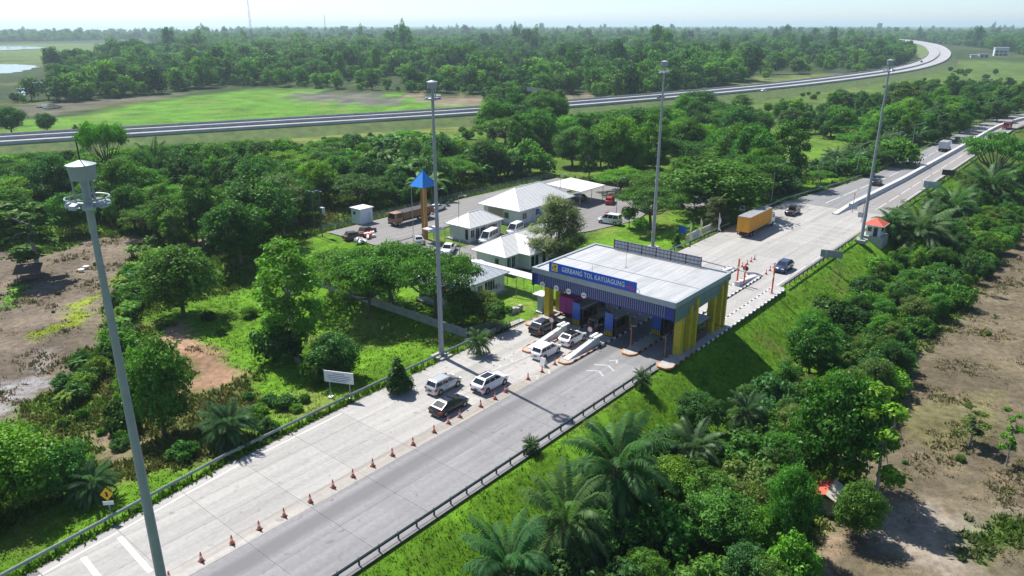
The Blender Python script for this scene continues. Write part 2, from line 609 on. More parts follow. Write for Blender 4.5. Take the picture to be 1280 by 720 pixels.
def ground_colour(X, Y):
    wx = X + 1.3 * np.sin(Y * .5 + np.sin(X * .31) * 2) + .7 * np.sin(Y * 1.7 + X * .9)
    wy = Y + 1.3 * np.sin(X * .47 + np.sin(Y * .27) * 2) + .7 * np.sin(X * 1.9 - Y * 1.1)
    col = np.empty(X.shape + (3,))
    col[:] = C_ROUGH
    wood = (np.hypot(X, Y) > 420)
    col[wood] = C_WOOD
    for poly, c in ZONES:
        acc = np.zeros(X.shape)
        for dx, dy in ((0, 0), (.8, 0), (-.8, 0), (0, .8), (0, -.8)):
            acc += inside(poly, wx + dx, wy + dy)
        a = (acc / 5)[..., None]
        col = col * (1 - a) + np.array(c) * a
    # dry and rank patches of the natural growth
    n1 = np.sin(wx * .11 + 2.1 * np.sin(wy * .07)) * np.sin(wy * .13 + 1.7 * np.sin(wx * .09))
    n2 = np.sin(wx * .41 + 1.5 * np.sin(wy * .33)) * np.sin(wy * .37 + 1.9 * np.sin(wx * .29))
    dry = np.clip(n1 * .9 + n2 * .7 - .62, 0, 1)[..., None] * .75
    rank = np.clip(-n1 * .6 + n2 * .9 - .5, 0, 1)[..., None] * .7
    grn = (col[..., 1:2] > col[..., 0:1] * 1.1)
    col = np.where(grn, col * (1 - dry) + np.array([.17, .165, .055]) * dry, col * (1 + .25 * (dry - rank)))
    col = np.where(grn, col * (1 - rank) + np.array([.06, .12, .02]) * rank, col)
    return col


def build_ground():
    gx = axis(-16000, 16000, -118, 170, 1.0)
    gy = axis(-400, 16000, 28, 235, 1.0, 1.12)
    X, Y = np.meshgrid(gx, gy)
    Z = hgt(X, Y)
    nx, ny = len(gx), len(gy)
    V = np.stack([X, Y, Z], -1).reshape(-1, 3)
    idx = np.arange(nx * ny).reshape(ny, nx)
    F = np.stack([idx[:-1, :-1], idx[:-1, 1:], idx[1:, 1:], idx[1:, :-1]], -1).reshape(-1, 4)
    me = bpy.data.meshes.new('ground')
    me.from_pydata(V.tolist(), [], F.tolist())
    me.polygons.foreach_set('use_smooth', [True] * len(F))
    c = ground_colour(X, Y).reshape(-1, 3)
    ca = me.color_attributes.new('soil', 'FLOAT_COLOR', 'POINT')
    ca.data.foreach_set('color', np.concatenate([c, np.ones((len(c), 1))], 1).astype(np.float32).ravel())
    me.materials.append(ground_mat())
    return tag(link('ground', me), kind='structure')


build_ground()


# ------------------------------------------------------------------ water: marsh pools and the far lake
def water_mat():
    m = bpy.data.materials.new('water')
    m.use_nodes = True
    nt = m.node_tree
    p = nt.nodes['Principled BSDF']
    p.inputs['Base Color'].default_value = (.10, .11, .10, 1)
    p.inputs['Roughness'].default_value = .12
    geo = nod(nt, 'ShaderNodeNewGeometry')
    n = nod(nt, 'ShaderNodeTexNoise', i_Vector=geo.outputs['Position'], i_Scale=.6, i_Detail=3.0)
    b = nod(nt, 'ShaderNodeBump', i_Height=n.outputs[0], i_Strength=.06, i_Distance=.1)
    nt.links.new(b.outputs[0], p.inputs['Normal'])
    return m


WATER = water_mat()


def pond(pts, zoff=.35, wob=6.0):
    P = [at(x, y) for x, y in pts]
    L = smooth_line([(p[0], p[1]) for p in P] + [(P[0][0], P[0][1])], 6)[:-1]
    ring = [(p.x + wob * math.sin(i * 1.9), p.y + wob * math.cos(i * 2.7)) for i, p in enumerate(L)]
    z = max(float(hgt(x, y)) for x, y in ring) + zoff
    mb = MB().add([(x, y, z) for x, y in ring], [tuple(range(len(ring)))])
    return tag(mb.build('marsh_pool', WATER), kind='structure')


pond([(-40, 82), (10, 81), (46, 83), (34, 88), (10, 92), (-40, 92)], wob=3)
pond([(24, 104), (50, 102), (56, 108), (40, 112), (30, 120), (24, 116)], wob=2)
pond([(150, 60), (195, 58), (228, 62), (200, 68), (160, 66)], wob=5)
pond([(-40, 58), (20, 58), (60, 60), (10, 63), (-40, 64)], wob=6)
pond([(44, 133), (62, 131), (78, 134), (60, 137)], wob=1)
pond([(1222, 112), (1232, 98), (1245, 104), (1268, 108), (1282, 112), (1240, 116)], wob=2)
mb = MB().add([(-9000, 3250, 2), (-1250, 3250, 2), (-2300, 6500, 2), (-4500, 13500, 2), (-14000, 13500, 2)], [(0, 1, 2, 3, 4)])
tag(mb.build('lake', WATER), kind='structure')

# ------------------------------------------------------------------ the toll road
SL_L = slab_mat('concrete_slab_light', (.385, .37, .345), (.30, .29, .272))
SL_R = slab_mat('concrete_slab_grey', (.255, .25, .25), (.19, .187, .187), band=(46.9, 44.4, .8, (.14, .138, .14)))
SL_D = slab_mat('dusty_strip', (.40, .38, .35), (.25, .215, .175))
ASPH = slab_mat('asphalt_grey', (.235, .235, .235), (.18, .18, .18))
ASPHR = slab_mat('asphalt_brownish', (.285, .265, .25), (.22, .205, .195))
JOINT = M('joint_sealant', (.16, .155, .15), .9, var=.2)


def left_edge(u):
    P = [(-30, -51.8), (12, -57.0), (29, -59.0), (45, -59.6), (95, -59.8), (172, -59.8), (200, -55.6), (225, -53.4), (340, -52.8), (600, -52.8)]
    return float(np.interp(u, [p[0] for p in P], [p[1] for p in P]))


def bend(u):
    return min((u - 340) ** 2 / 700.0, (u - 340) * .4) if u > 340 else 0.0


us = list(range(-30, 173, 6)) + [172]
road = tag(link('toll_road', None), kind='structure')
bedv, bedf = [], []
uu = list(range(-30, 172, 10)) + [172]
for i, u in enumerate(uu):
    bedv += [W(u, left_edge(u) - .35, -.03), W(u, -38.2, -.03)]
    if i:
        bedf.append((2 * i - 2, 2 * i - 1, 2 * i + 1, 2 * i))
MB().add(bedv, bedf).build('road_bed', JOINT, road)
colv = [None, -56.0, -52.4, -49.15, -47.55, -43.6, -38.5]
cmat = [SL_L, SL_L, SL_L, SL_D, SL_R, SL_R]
g = .011
for ci in range(6):
    shared = None
    for k in range(len(us) - 1):
        u0, u1 = us[k], us[k + 1]
        if u1 - u0 < 1:
            continue
        v1 = colv[ci + 1]
        if ci == 0:
            a0, a1 = left_edge(u0), left_edge(u1)
            if max(a0, a1) > v1 - .3:
                continue
        elif ci == 1 and left_edge(u0) > colv[1]:
            a0, a1 = max(left_edge(u0), colv[1]), max(left_edge(u1), colv[1])
        else:
            a0 = a1 = colv[ci]
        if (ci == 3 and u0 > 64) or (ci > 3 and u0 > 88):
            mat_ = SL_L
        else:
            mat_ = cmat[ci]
        L = u1 - u0
        vc = v1
        # local frame: x along the road, y to the left
        key = (ci, round(a0, 2), round(a1, 2), L, mat_.name)
        if shared and shared[0] == key:
            me = shared[1]
        else:
            me = MB().prism([(g, g), (L - g, g), (L - g, v1 - a1 - g), (g, v1 - a0 - g)], -.06, 0).mesh('concrete_slab', mat_)
            shared = (key, me)
        o = link('concrete_slab', me, road, W(u0, vc, R.uniform(-.004, 0)), TH)

# asphalt beyond the plaza
def strip(name, mat, us, f0, f1, z, parent):
    vs, fs = [], []
    for i, u in enumerate(us):
        vs += [W(u, f0(u) + bend(u), z), W(u, f1(u) + bend(u), z)]
        if i:
            fs.append((2 * i - 2, 2 * i - 1, 2 * i + 1, 2 * i))
    return MB().add(vs, fs).build(name, mat, parent)


def med(u):
    return float(np.interp(u, [166, 190, 216, 280, 345, 700], [-47.0, -46.0, -45.2, -44.6, -44.4, -44.4]))


UF = [172 + 8 * i for i in range(52)]
strip('asphalt_lane', ASPH, UF, left_edge, med, -.004, road)
strip('asphalt_lane', ASPHR, UF, med, lambda u: -37.9, -.004, road)
# markings
mk = []


def mark(u0, v0, u1, v1, w, z=.006, mat=None):
    a, b = W(u0, v0 + bend(u0), z), W(u1, v1 + bend(u1), z)
    d = (b - a).normalized()
    n = Vector((-d.y, d.x, 0)) * (w / 2)
    MB().add([a - n, b - n, b + n, a + n], [(0, 1, 2, 3)]).build('road_marking', mat or ROADW, road)


for u in range(-30, 40, 6):
    mark(u + .05, left_edge(u) + .8, u + 5.95, left_edge(u + 6) + .8, .16)
for uc in (17.7, 14.8, 11.9, 9.0, 6.1, 3.2):
    mark(uc, left_edge(uc) + 1.5, uc - .3, -50.2, .42)
for (uc, vc, s) in ((61.0, -53.6, 1), (63.2, -53.6, 1), (65.3, -53.6, 1), (67.2, -43.4, 1), (69.2, -43.4, 1), (71.2, -43.4, 1),
                    (61.5, -48.2, 1), (63.6, -48.2, 1)):
    hw = .30 + .11 * max(0, (uc - 60) % 10)
    mark(uc, vc - hw - .1, uc + .9, vc, .24, mat=FAINTW)
    mark(uc, vc + hw + .1, uc + .9, vc, .24, .010, FAINTW)
mark(57, -53.6, 67, -54.6, .12, mat=WORNW)
mark(57, -53.6, 67, -52.5, .12, mat=WORNW)
for u in (176, 187, 198, 209, 220, 231, 242, 253, 264, 275, 286, 297, 308, 330, 352, 374):
    mark(u, np.interp(u, [172, 225], [-52.5, -49.4]), u + 9, np.interp(u + 9, [172, 225], [-52.5, -49.4]), .2)
    mark(u, -41.4, u + 9, -41.4, .18)
for u in range(190, 380, 10):
    mark(u, -38.7, u + 9.9, -38.7, .16)
    mark(u, med(u) + 1.0, u + 9.9, med(u + 10) + 1.0, .14)
for k in range(7):
    mark(140 + k * 3.2, -47.8, 140 + k * 3.2, -39.5, .3, mat=FAINTW)
for k in range(5):
    mark(170 + k * 2.4, -45.2, 170 + k * 2.4, -39.0, .25, mat=FAINTW)
# small stains and patches of spilled sand along the coned line
for k in range(5):
    mark(96 + k * 8, -38.9, 101 + k * 8, -38.9, .12)

# ------------------------------------------------------------------ far freeway on its embankment
fw = tag(link('freeway', None), kind='structure')


def fw_lift(y):
    return 8.0 * float(sstep(650, 1250, y))


def fw_sweep(name, mat, prof, i0=0, i1=None, parent=fw, closed=False):
    """sweep a profile of (offset to the right, z) along the freeway"""
    pts = FWL[i0:i1]
    vs, fs = [], []
    n = len(prof)
    for i, p in enumerate(pts):
        d = (pts[min(i + 1, len(pts) - 1)] - pts[max(i - 1, 0)]).normalized()
        nn = Vector((d.y, -d.x, 0))
        for o, z in prof:
            q = p + nn * o
            vs.append((q.x, q.y, z + (fw_lift(p.y) if z > 0 else 0)))
        if i:
            for k in range(n if closed else n - 1):
                k2 = (k + 1) % n
                fs.append(((i - 1) * n + k, (i - 1) * n + k2, i * n + k2, i * n + k))
    return MB().add(vs, fs).build(name, mat, parent)


EMB = M('embankment_grass', (.085, .135, .03), .95, var=.35, scale=.3, dirt=(.5, (.15, .15, .05)))
fw_sweep('embankment', EMB, [(-22, -3.2), (-12.6, 1.3), (12.6, 1.3), (22, -3.2)])
FWC = M('freeway_concrete', (.32, .32, .32), .85, var=.15, scale=.1, dirt=(.5, (.3, .295, .29)))
fw_sweep('carriageway', FWC, [(-11.8, 1.42), (-1.6, 1.42)])
fw_sweep('carriageway', FWC, [(1.6, 1.42), (11.8, 1.42)])
MEDM = M('median_barrier', (.30, .31, .32), .85, var=.2, scale=.5)
fw_sweep('median_barrier', MEDM, [(-.4, 1.3), (-.15, 2.5), (.15, 2.5), (.4, 1.3)])
fw_sweep('median_barrier', MEDM, [(-1.5, 1.33), (1.5, 1.33)])
FWB = M('freeway_barrier', (.44, .44, .43), .85, var=.15, scale=.3)
for side in (-1, 1):
    fw_sweep('edge_barrier', FWB if side > 0 else MEDM, [(side * 12.0, 1.3), (side * 12.05, 2.35), (side * 12.3, 2.35), (side * 12.35, 1.3)])
    fw_sweep('lane_marking', FAINTW, [(side * 10.9 - .12, 1.426), (side * 10.9 + .12, 1.426)])
fwl = FWA[25:70]

# ------------------------------------------------------------------ paved yard of the office compound
YARD = slab_mat('yard_asphalt', (.22, .21, .20), (.165, .157, .15))
yard = tag(link('service_yard', None), kind='structure')
for poly in ([(86, -120), (124, -120), (160, -118), (160, -106), (126, -105.5), (100, -104.5), (86, -104)],
             [(86, -103.9), (95, -103.9), (95, -92), (134.5, -92), (134.5, -103.5), (160, -103.5), (160, -84), (134, -77.5), (121, -80), (110, -84), (86, -85)]):
    MB().add([W(u, v, .02) for u, v in poly], [tuple(range(len(poly)))]).build('asphalt', YARD, yard)
MB().add([W(u, v, .024) for u, v in [(64.5, -62.3), (75, -61.2), (75, -60.3), (64.5, -60.6)]], [(0, 1, 2, 3)]).build('footpath', CONC, yard)
YLANE = tag(link('access_lane', None), kind='structure')
MB().add([W(u, v, -.02) for u, v in [(150, -84), (150, -73), (176, -72), (176, -80)]], [(0, 1, 2, 3)]).build('asphalt', YARD, YLANE)
#@@OBJECTS

# ================================================================== TOLL GATE
def rbox(name, mat, root, x0, x1, y0, y1, z0, z1, bv=0.0):
    o = MB().box(x0, x1, y0, y1, z0, z1).build(name, mat, root)
    if bv:
        bevel(o, bv)
    return o


def roof_mat():
    """weathered roof sheets: rain streaks down the fall, stains, faint grime"""
    m = bpy.data.materials.new('gate_roof_sheet')
    m.use_nodes = True
    nt = m.node_tree
    p = nt.nodes['Principled BSDF']
    geo = nod(nt, 'ShaderNodeNewGeometry')
    rot = nod(nt, 'ShaderNodeMapping', vector_type='TEXTURE', i_Vector=geo.outputs['Position'])
    rot.inputs['Rotation'].default_value = (0, 0, TH)
    st = nod(nt, 'ShaderNodeMapping', i_Vector=rot.outputs[0])
    st.inputs['Scale'].default_value = (.12, 2.6, 1)
    ns = nod(nt, 'ShaderNodeTexNoise', i_Vector=st.outputs[0], i_Scale=1.0, i_Detail=6.0, i_Roughness=.65)
    nb = nod(nt, 'ShaderNodeTexNoise', i_Vector=rot.outputs[0], i_Scale=.35, i_Detail=7.0, i_Roughness=.7)
    oi = nod(nt, 'ShaderNodeObjectInfo')
    c = mixc(nt, ramp(nt, ns.outputs[0], [(.42, 0.0), (.72, 1.0)]), (.45, .455, .45), (.31, .31, .305))
    c = mixc(nt, ramp(nt, nb.outputs[0], [(.5, 0.0), (.75, .6)]), c, (.28, .27, .255))
    c = mixc(nt, 1.0, c, ramp(nt, oi.outputs['Random'], [(0, .9), (1, 1.06)]), 'MULTIPLY')
    nt.links.new(c, p.inputs['Base Color'])
    p.inputs['Roughness'].default_value = .5
    return m


gate = road_thing('toll_gate', 'toll gate with white flat roof, blue slatted front, blue name sign and yellow columns', 'toll gate', 76, -49)
GX, GY = 15.5, 11.0
ROOFD = roof_mat()
CEIL = M('gate_soffit', (.10, .105, .11), .8, var=.1)
deck = rbox('roof', CEIL, gate, .3, GX - .3, -GY + .3, GY - .3, 6.7, 7.36)
n = 0
for hx0, hx1 in ((.42, 6.9), (7.06, GX - .45)):
    me = None
    for k in range(11):
        y0 = -GY + .45 + k * (2 * GY - .9) / 11
        w = (2 * GY - .9) / 11
        if me is None:
            me = MB().box(0, hx1 - hx0, .006, w - .006, 0, .09).mesh('roof_sheet', ROOFD)
        link('roof_sheet', me, deck, (hx0, y0, 7.375 + R.uniform(0, .006)))
rbox('gutter', M('gutter_rust', (.16, .12, .11), .8, var=.3, scale=2), deck, 6.91, 7.05, -GY + .5, GY - 2.0, 7.37, 7.43)
# edge trim round the roof
trim = rbox('roof_trim', CLADL, gate, -.05, .36, -GY, GY, 6.92, 7.66)
rbox('roof_trim', CLADL, gate, GX - .36, GX, -GY, GY, 6.92, 7.66)
rbox('roof_trim', CLADL, gate, .36, GX - .36, GY - .4, GY, 7.0, 7.62)
rbox('roof_trim', CLADL, gate, .36, GX - .36, -GY, -GY + .4, 7.0, 7.62)
# blue front with light fins
fas = rbox('front_fascia', BLUEF, gate, .12, .3, -GY + .12, GY - .12, 5.25, 6.91)
fin = MB().box(0, .09, -.045, .045, 0, 1.42).mesh('slat', M('fin_metal', (.27, .29, .34), .45, .3, var=.08))
nf = 64
for k in range(nf):
    y = GY - 1.1 - k * (2 * GY - 2.6) / (nf - 1)
    link('slat', fin, fas, (.025, y, 5.42))
# side cladding panels
for sy in (-1, 1):
    side = MB().prism_y([(.05, 5.0), (12.6, 5.35), (GX, 6.7), (GX, 6.99), (.05, 6.99)], sy * (GY - .02), sy * (GY - .22)).build('side_fascia', DARKPL, gate)
    for c in range(8):
        x0, x1 = .06 + c * 1.93, .06 + (c + 1) * 1.93 - .03
        for z0, z1 in ((None, 6.0), (6.03, 7.0)):
            def zb(x):
                return 5.0 + .35 * min(x, 12.6) / 12.6 + max(0, x - 12.6) * 1.35 / 2.9
            b0 = zb(x0) if z0 is None else max(z0, zb(x0))
            b1 = zb(x1) if z0 is None else max(z0, zb(x1))
            if b0 >= z1 - .03:
                continue
            b1 = min(b1, z1 - .01)
            MB().prism_y([(x0, b0), (x1, b1), (x1, z1), (x0, z1)], sy * (GY + .035), sy * (GY - .0)).build('cladding_panel', CLAD, side)
# rear fascia
rbox('rear_fascia', CLAD, gate, GX - .3, GX - .12, -GY + .3, GY - .3, 5.6, 6.91)
# yellow columns: (x, y, half width x, half width y, top)
COLS = [(2.2, -10.6, .42, .48, 5.05), (3.9, -10.98, .22, .34, 6.25), (5.5, -10.98, .22, .34, 6.7),
        (11.2, -10.6, .36, .45, 5.3), (12.7, -10.98, .22, .34, 6.6), (14.0, -10.98, .22, .34, 6.9),
        (2.3, 9.7, .5, .42, 5.3), (4.9, 9.7, .45, .4, 6.7), (12.0, 9.7, .45, .4, 6.7)]
for (x, y, hx, hy, top) in COLS:
    c = rbox('column', YELLOWC, gate, x - hx + .02, x + hx - .02, y - hy + .02, y + hy - .02, .12, top - .004)
    nz = max(3, int(top / 1.15))
    for k in range(nz):
        z0 = .14 + k * (top - .14) / nz
        z1 = .14 + (k + 1) * (top - .14) / nz - .025
        rbox('cladding_panel', YELLOWC, c, x - hx, x + hx, y - hy, y + hy, z0, z1)
# beams and lamps under the roof
for y in (-9.5, -5.3, 0, 5.3, 9.5):
    rbox('beam', CEIL, gate, .6, GX - .6, y - .12, y + .12, 6.3, 6.69)
# name sign on the roof edge
sg = MB().box(-.02, .10, -5.5, 8.05, 7.67, 9.02).build('sign_board', BLUES, gate)
tm = text_mesh('GERBANG TOL KAYUAGUNG', .92, WHITEP, 'lettering', .012, .012)
dims = [max(v.co.x for v in tm.vertices) - min(v.co.x for v in tm.vertices)]
k = 9.7 / dims[0]
tm.transform(Matrix(((0, 0, -1, -.028), (-k, 0, 0, 1.05), (0, 1, 0, 8.36), (0, 0, 0, 1))))
link('lettering', tm, sg)
EMY = M('emblem_yellow', (.80, .62, .03), .5, var=.04)
e = MB().box(-.034, -.024, 6.6, 7.6, 7.86, 8.86).build('emblem', EMY, sg)
em = MB().prism_y([(0, 0), (.01, 0), (.01, .01)], 0, .001)
eb = MB()
for (y0, y1, z0, z1) in ((8.02, 8.10, 8.0, 8.72), (7.76, 7.96, 8.36, 8.72), (8.16, 8.40, 8.36, 8.48), (7.76, 8.0, 8.0, 8.12), (8.28, 8.40, 8.06, 8.36)):
    eb.box(-.044, -.036, y0 - .95, y1 - .95, z0, z1)
eb.build('emblem_figure', M('emblem_blue', (.03, .05, .22), .5), e)
MAG = M('magenta_paint', (.62, .02, .28), .5, var=.05)
mg = MB()
for i in range(10):
    t0, t1 = i / 10, (i + 1) / 10
    y0, y1 = -4.0 - 1.25 * t0, -4.0 - 1.25 * t1
    h0, h1 = .16 * math.sin(math.pi * t0) + .02, .16 * math.sin(math.pi * t1) + .02
    z0, z1 = 8.22 - .12 * t0, 8.22 - .12 * t1
    mg.add([(-.032, y0, z0 - h0), (-.032, y1, z1 - h1), (-.032, y1, z1 + h1), (-.032, y0, z0 + h0)], [(0, 1, 2, 3)])
mg.build('swoosh', MAG, sg)
for y in (-5.2, -2, 1, 4, 7.6):
    MB().tube((.1, y, 8.6), (1.4, y, 7.46), .035, n=5).build('stay', GALV, sg)
# round lane signs on the front
for y in (9.1, 6.75, 4.7, 2.25):
    d = MB().tube((.0, y, 5.55), (-.06, y, 5.55), .40, n=20).build('lane_sign', WHITEP, gate)
    b = MB().box(-.075, -.062, y - .24, y + .24, 5.50, 5.60).build('sign_bar', REDL, d)
# back sign seen from behind on the far roof edge
bs = thing('billboard', 'grey lattice-backed sign board standing along the far edge of the gate roof', 'sign', W(76, -49), TH)
BBK = M('sheet_back', (.36, .38, .42), .5, .3, var=.1)
x = 14.9
for k in range(12):
    y0 = 7.2 - k * 1.17
    MB().box(x, x + .06, y0 - 1.13, y0, 7.72, 9.05).build('sign_panel', BBK, bs)
for k in range(25):
    y0 = 7.2 - k * .585
    MB().box(x - .09, x - .004, y0 - .04, y0 + .04, 7.67, 9.1).build('frame_post', GALV if k % 4 else DARKPL, bs)
for z in (7.9, 8.4, 8.9):
    MB().box(x - .13, x - .093, -6.9, 7.2, z - .03, z + .03).build('frame_rail', DARKPL, bs)
# two thin aerials on the roof
for (xx, yy, h) in ((3.5, 3.4, 1.3), (8.5, 1.2, 3.2)):
    t = thing('aerial', 'short rod aerial on the gate roof near the name sign' if h < 2 else 'tall thin lightning rod standing mid roof on the toll gate', 'aerial', W(76 + xx, -49 - yy, 7.46), TH)
    MB().tube((0, 0, 0), (0, 0, h), .025, .012, 6).build('rod', DARKPL, t)
    MB().box(-.12, .12, -.12, .12, 0, .06).build('base', GALV, t)

# ------------------------------------------------------------------ traffic islands
KERBO = M('kerb_orange', (.52, .24, .10), .7, var=.12, dirt=(.4, (.35, .2, .1)))


def island(label, u0, u1, v, hw, wedge=None, tail=False, wet=(CONC), skew=0.0):
    t = road_thing('traffic_island', label, 'traffic island', u0, v, group='islands of the toll plaza')
    L = u1 - u0
    poly = [(.0, -hw * .45), (.7, -hw + .16), (L - .7, -hw + .16), (L, -hw * .45), (L, hw * .45), (L - .7, hw - .16), (.7, hw - .16), (0, hw * .45)]
    poly = [(x, y - skew * x) for x, y in poly]
    MB().prism([(x, y) for x, y in poly], 0, .19).build('island_top', wet, t)
    blk = [MB().box(0, .66, -.08, .08, 0, .22).mesh('kerb_block', BLACKP), MB().box(0, .66, -.08, .08, 0, .22).mesh('kerb_block', KERBO),
           MB().box(0, .66, -.08, .08, 0, .22).mesh('kerb_block', WHITEP)]
    nk = int((L - 1.3) / .68)
    for sy in (-1, 1):
        for k in range(nk):
            x = .66 + k * .68
            link('kerb_block', blk[0 if k % 2 else (1 if k < 10 else 2)], t, (x, sy * (hw - .08) - skew * x, 0), -math.atan(skew))
    for (xa, ya, xb, yb) in ((.0, -hw * .45, 0, hw * .45), (.0, hw * .45, .62, hw - .1), (0, -hw * .45, .62, -hw + .1)):
        d = Vector((xb - xa, yb - ya, 0))
        nrm = Vector((d.y, -d.x, 0)).normalized() * .1
        MB().prism([(xa - nrm.x, ya - nrm.y), (xb - nrm.x, yb - nrm.y), (xb + nrm.x, yb + nrm.y), (xa + nrm.x, ya + nrm.y)][::1], 0, .23).build('kerb_nose', KERBO, t)
    if wedge:
        a, b, top, w2 = wedge
        o = MB().loft([[(a, -w2, .2), (a, w2, .2), (a, w2 * .7, .28), (a, -w2 * .7, .28)],
                       [(b - .5, -w2, .2), (b - .5, w2, .2), (b - .5, w2 * .62, top), (b - .5, -w2 * .62, top)],
                       [(b, -w2, .2), (b, w2, .2), (b, w2 * .62, top), (b, -w2 * .62, top)]]).build('crash_barrier', CONCW, t)
        bevel(o, .05)
        for yy in (-w2 * 1.1, w2 * .2):
            bevel(MB().box(b - 1.2, b + .5, yy, yy + .42, top + .02, top + .22).build('barrier_cap', WHITEP, t), .06)
    if tail:
        a, b, top, w2 = tail
        o = MB().loft([[(a, -w2, .2), (a, w2, .2), (a, w2 * .7, top), (a, -w2 * .7, top)],
                       [(b, -w2, .2), (b, w2, .2), (b, w2 * .7, .28), (b, -w2 * .7, .28)]]).build('crash_barrier', CONCW, t)
        bevel(o, .05)
    return t


island('long kerbed island with white wedge barrier between the two left toll lanes', 66.6, 112, -53.5, .95, wedge=(.9, 8.4, 1.15, .5), tail=(39, 45, .9, .42))
island('long kerbed island with white wedge barrier dividing left and right toll lanes', 66.8, 116.5, -48.0, .95, wedge=(.9, 7.8, 1.15, .5), tail=(42, 49, .9, .42))
island('kerbed island with orange nose between the two right toll lanes', 74.0, 115, -43.3, 1.05, tail=(33, 40.3, .95, .45))
island('kerbed pavement strip along the right columns of the toll gate', 73.4, 111.3, -37.95, 1.05)
island('kerbed concrete strip along the left columns of the toll gate', 73.6, 96, -58.6, .95)

# ------------------------------------------------------------------ booths
BOOTHB = M('booth_blue', (.03, .11, .42), .4, var=.08)
BOOTHD = M('booth_maroon', (.10, .055, .05), .6, var=.2)
HAZY = M('hazard_yellow', (.65, .48, .02), .5, var=.1)


def booth(u, v, label, full=True):
    t = road_thing('toll_booth', label, 'toll booth', u, v, .19, group='booths under the gate roof')
    rbox('end_panel', BOOTHB, t, 0, .12, -.62, .62, .9, 3.3)
    for k in range(5):
        o = MB().add([(-.006, -.62 + k * .26, .1), (-.006, -.50 + k * .26, .1), (-.006, -.38 + k * .26, .85), (-.006, -.50 + k * .26, .85)],
                     [(0, 3, 2, 1)]).build('hazard_stripe', HAZY, t)
    rbox('plinth', BLACKP, t, 0, .5, -.62, .62, 0, .88)
    body = rbox('cabin', BOOTHD, t, .62, 3.4, -.7, .7, 0, 2.5, .03)
    for sy in (-1, 1):
        for (a, b) in ((.8, 1.7), (1.85, 2.9)):
            rbox('window', GLASS, body, a, b, sy * .705 if sy > 0 else -.73, .73 if sy > 0 else -.705, 1.05, 2.1)
    rbox('window', GLASS, body, .595, .617, -.5, .5, 1.1, 2.1)
    rbox('roof', CLADL, t, .4, 3.7, -.85, .85, 2.52, 2.68, .03)
    rbox('card_reader', DARKPL, t, 4.2, 4.6, -.3, .3, 0, 1.5, .03)
    MB().tube((5.4, 0, 0), (5.4, 0, 1.0), .13, n=10).build('barrier_post', HAZY, t)
    MB().tube((5.4, 0, .92), (5.4, -2.5, 1.0), .05, .04, 6).build('barrier_arm', REDL, t)
    return t


booth(77.6, -53.5, 'toll booth with blue end panel between the two left lanes')
booth(77.2, -48.0, 'toll booth with blue end panel between the left and right lanes')
booth(81.5, -43.3, 'toll booth deep in shade between the two right lanes')
booth(82.5, -38.9, 'toll booth in shade beside the right yellow columns')

# round signs on the noses of the two wedge barriers
for (u, v, lab) in ((72.6, -53.9, 'round white and red sign on post at the left wedge barrier'), (73.2, -48.2, 'round white and red sign on post at the second wedge barrier')):
    t = road_thing('round_sign', lab, 'sign', u, v, .2)
    MB().tube((0, 0, 0), (0, 0, 2.0), .04, n=6).build('post', GALV, t)
    d = MB().tube((-.03, 0, 2.25), (-.06, 0, 2.25), .42, n=20).build('sign_disc', REDL, t)
    MB().tube((-.062, 0, 2.25), (-.07, 0, 2.25), .33, n=20).build('sign_face', WHITEP, d)

# gantry posts in front of the right lanes
POSTR = M('post_rust', (.42, .13, .06), .6, var=.15)
for (u, v, h, lab) in ((75.4, -43.5, 3.2, 'thin brown post on the nose of the right island'), (76.4, -39.2, 3.0, 'thin brown post beside the right corner column')):
    t = road_thing('sign_post', lab, 'post', u, v, .19)
    MB().tube((0, 0, 0), (0, 0, h), .06, n=8).build('pole', POSTR, t)
    MB().box(-.12, .12, -.55, .12, h, h + .12).build('bracket', DARKPL, t)
for (u, v, h, lab) in ((107.8, -43.7, 4.3, 'tall orange post at the tail of the right island'), (108.6, -42.9, 3.4, 'orange post with round board behind the toll gate'),
                       (107.4, -37.9, 4.2, 'orange post on the kerbed strip behind the gate')):
    t = road_thing('barrier_post', lab, 'post', u, v, .19, group='orange posts behind the gate')
    MB().tube((0, 0, 0), (0, 0, h), .13, n=10).build('pole', ORANGE, t)
    MB().tube((0, 0, h * .62), (0, 0, h * .72), .135, n=10).build('band', WHITEP, t)
    MB().box(-.2, .2, -.2, .2, 0, .08).build('foot', GALV, t)
    if h < 4:
        MB().tube((.12, 0, 2.6), (.2, 0, 2.6), .45, n=16).build('board', DARKPL, t)
t = road_thing('sign_board', 'dark red square board on post behind the far side of the gate', 'sign', 104, -52.7, 0)
MB().tube((0, 0, 0), (0, 0, 3.0), .06, n=8).build('post', POSTR, t)
MB().box(-.05, .05, -.55, .55, 1.9, 3.2).build('board', POSTR, t)

# ------------------------------------------------------------------ high masts
MAST_H = 33.2


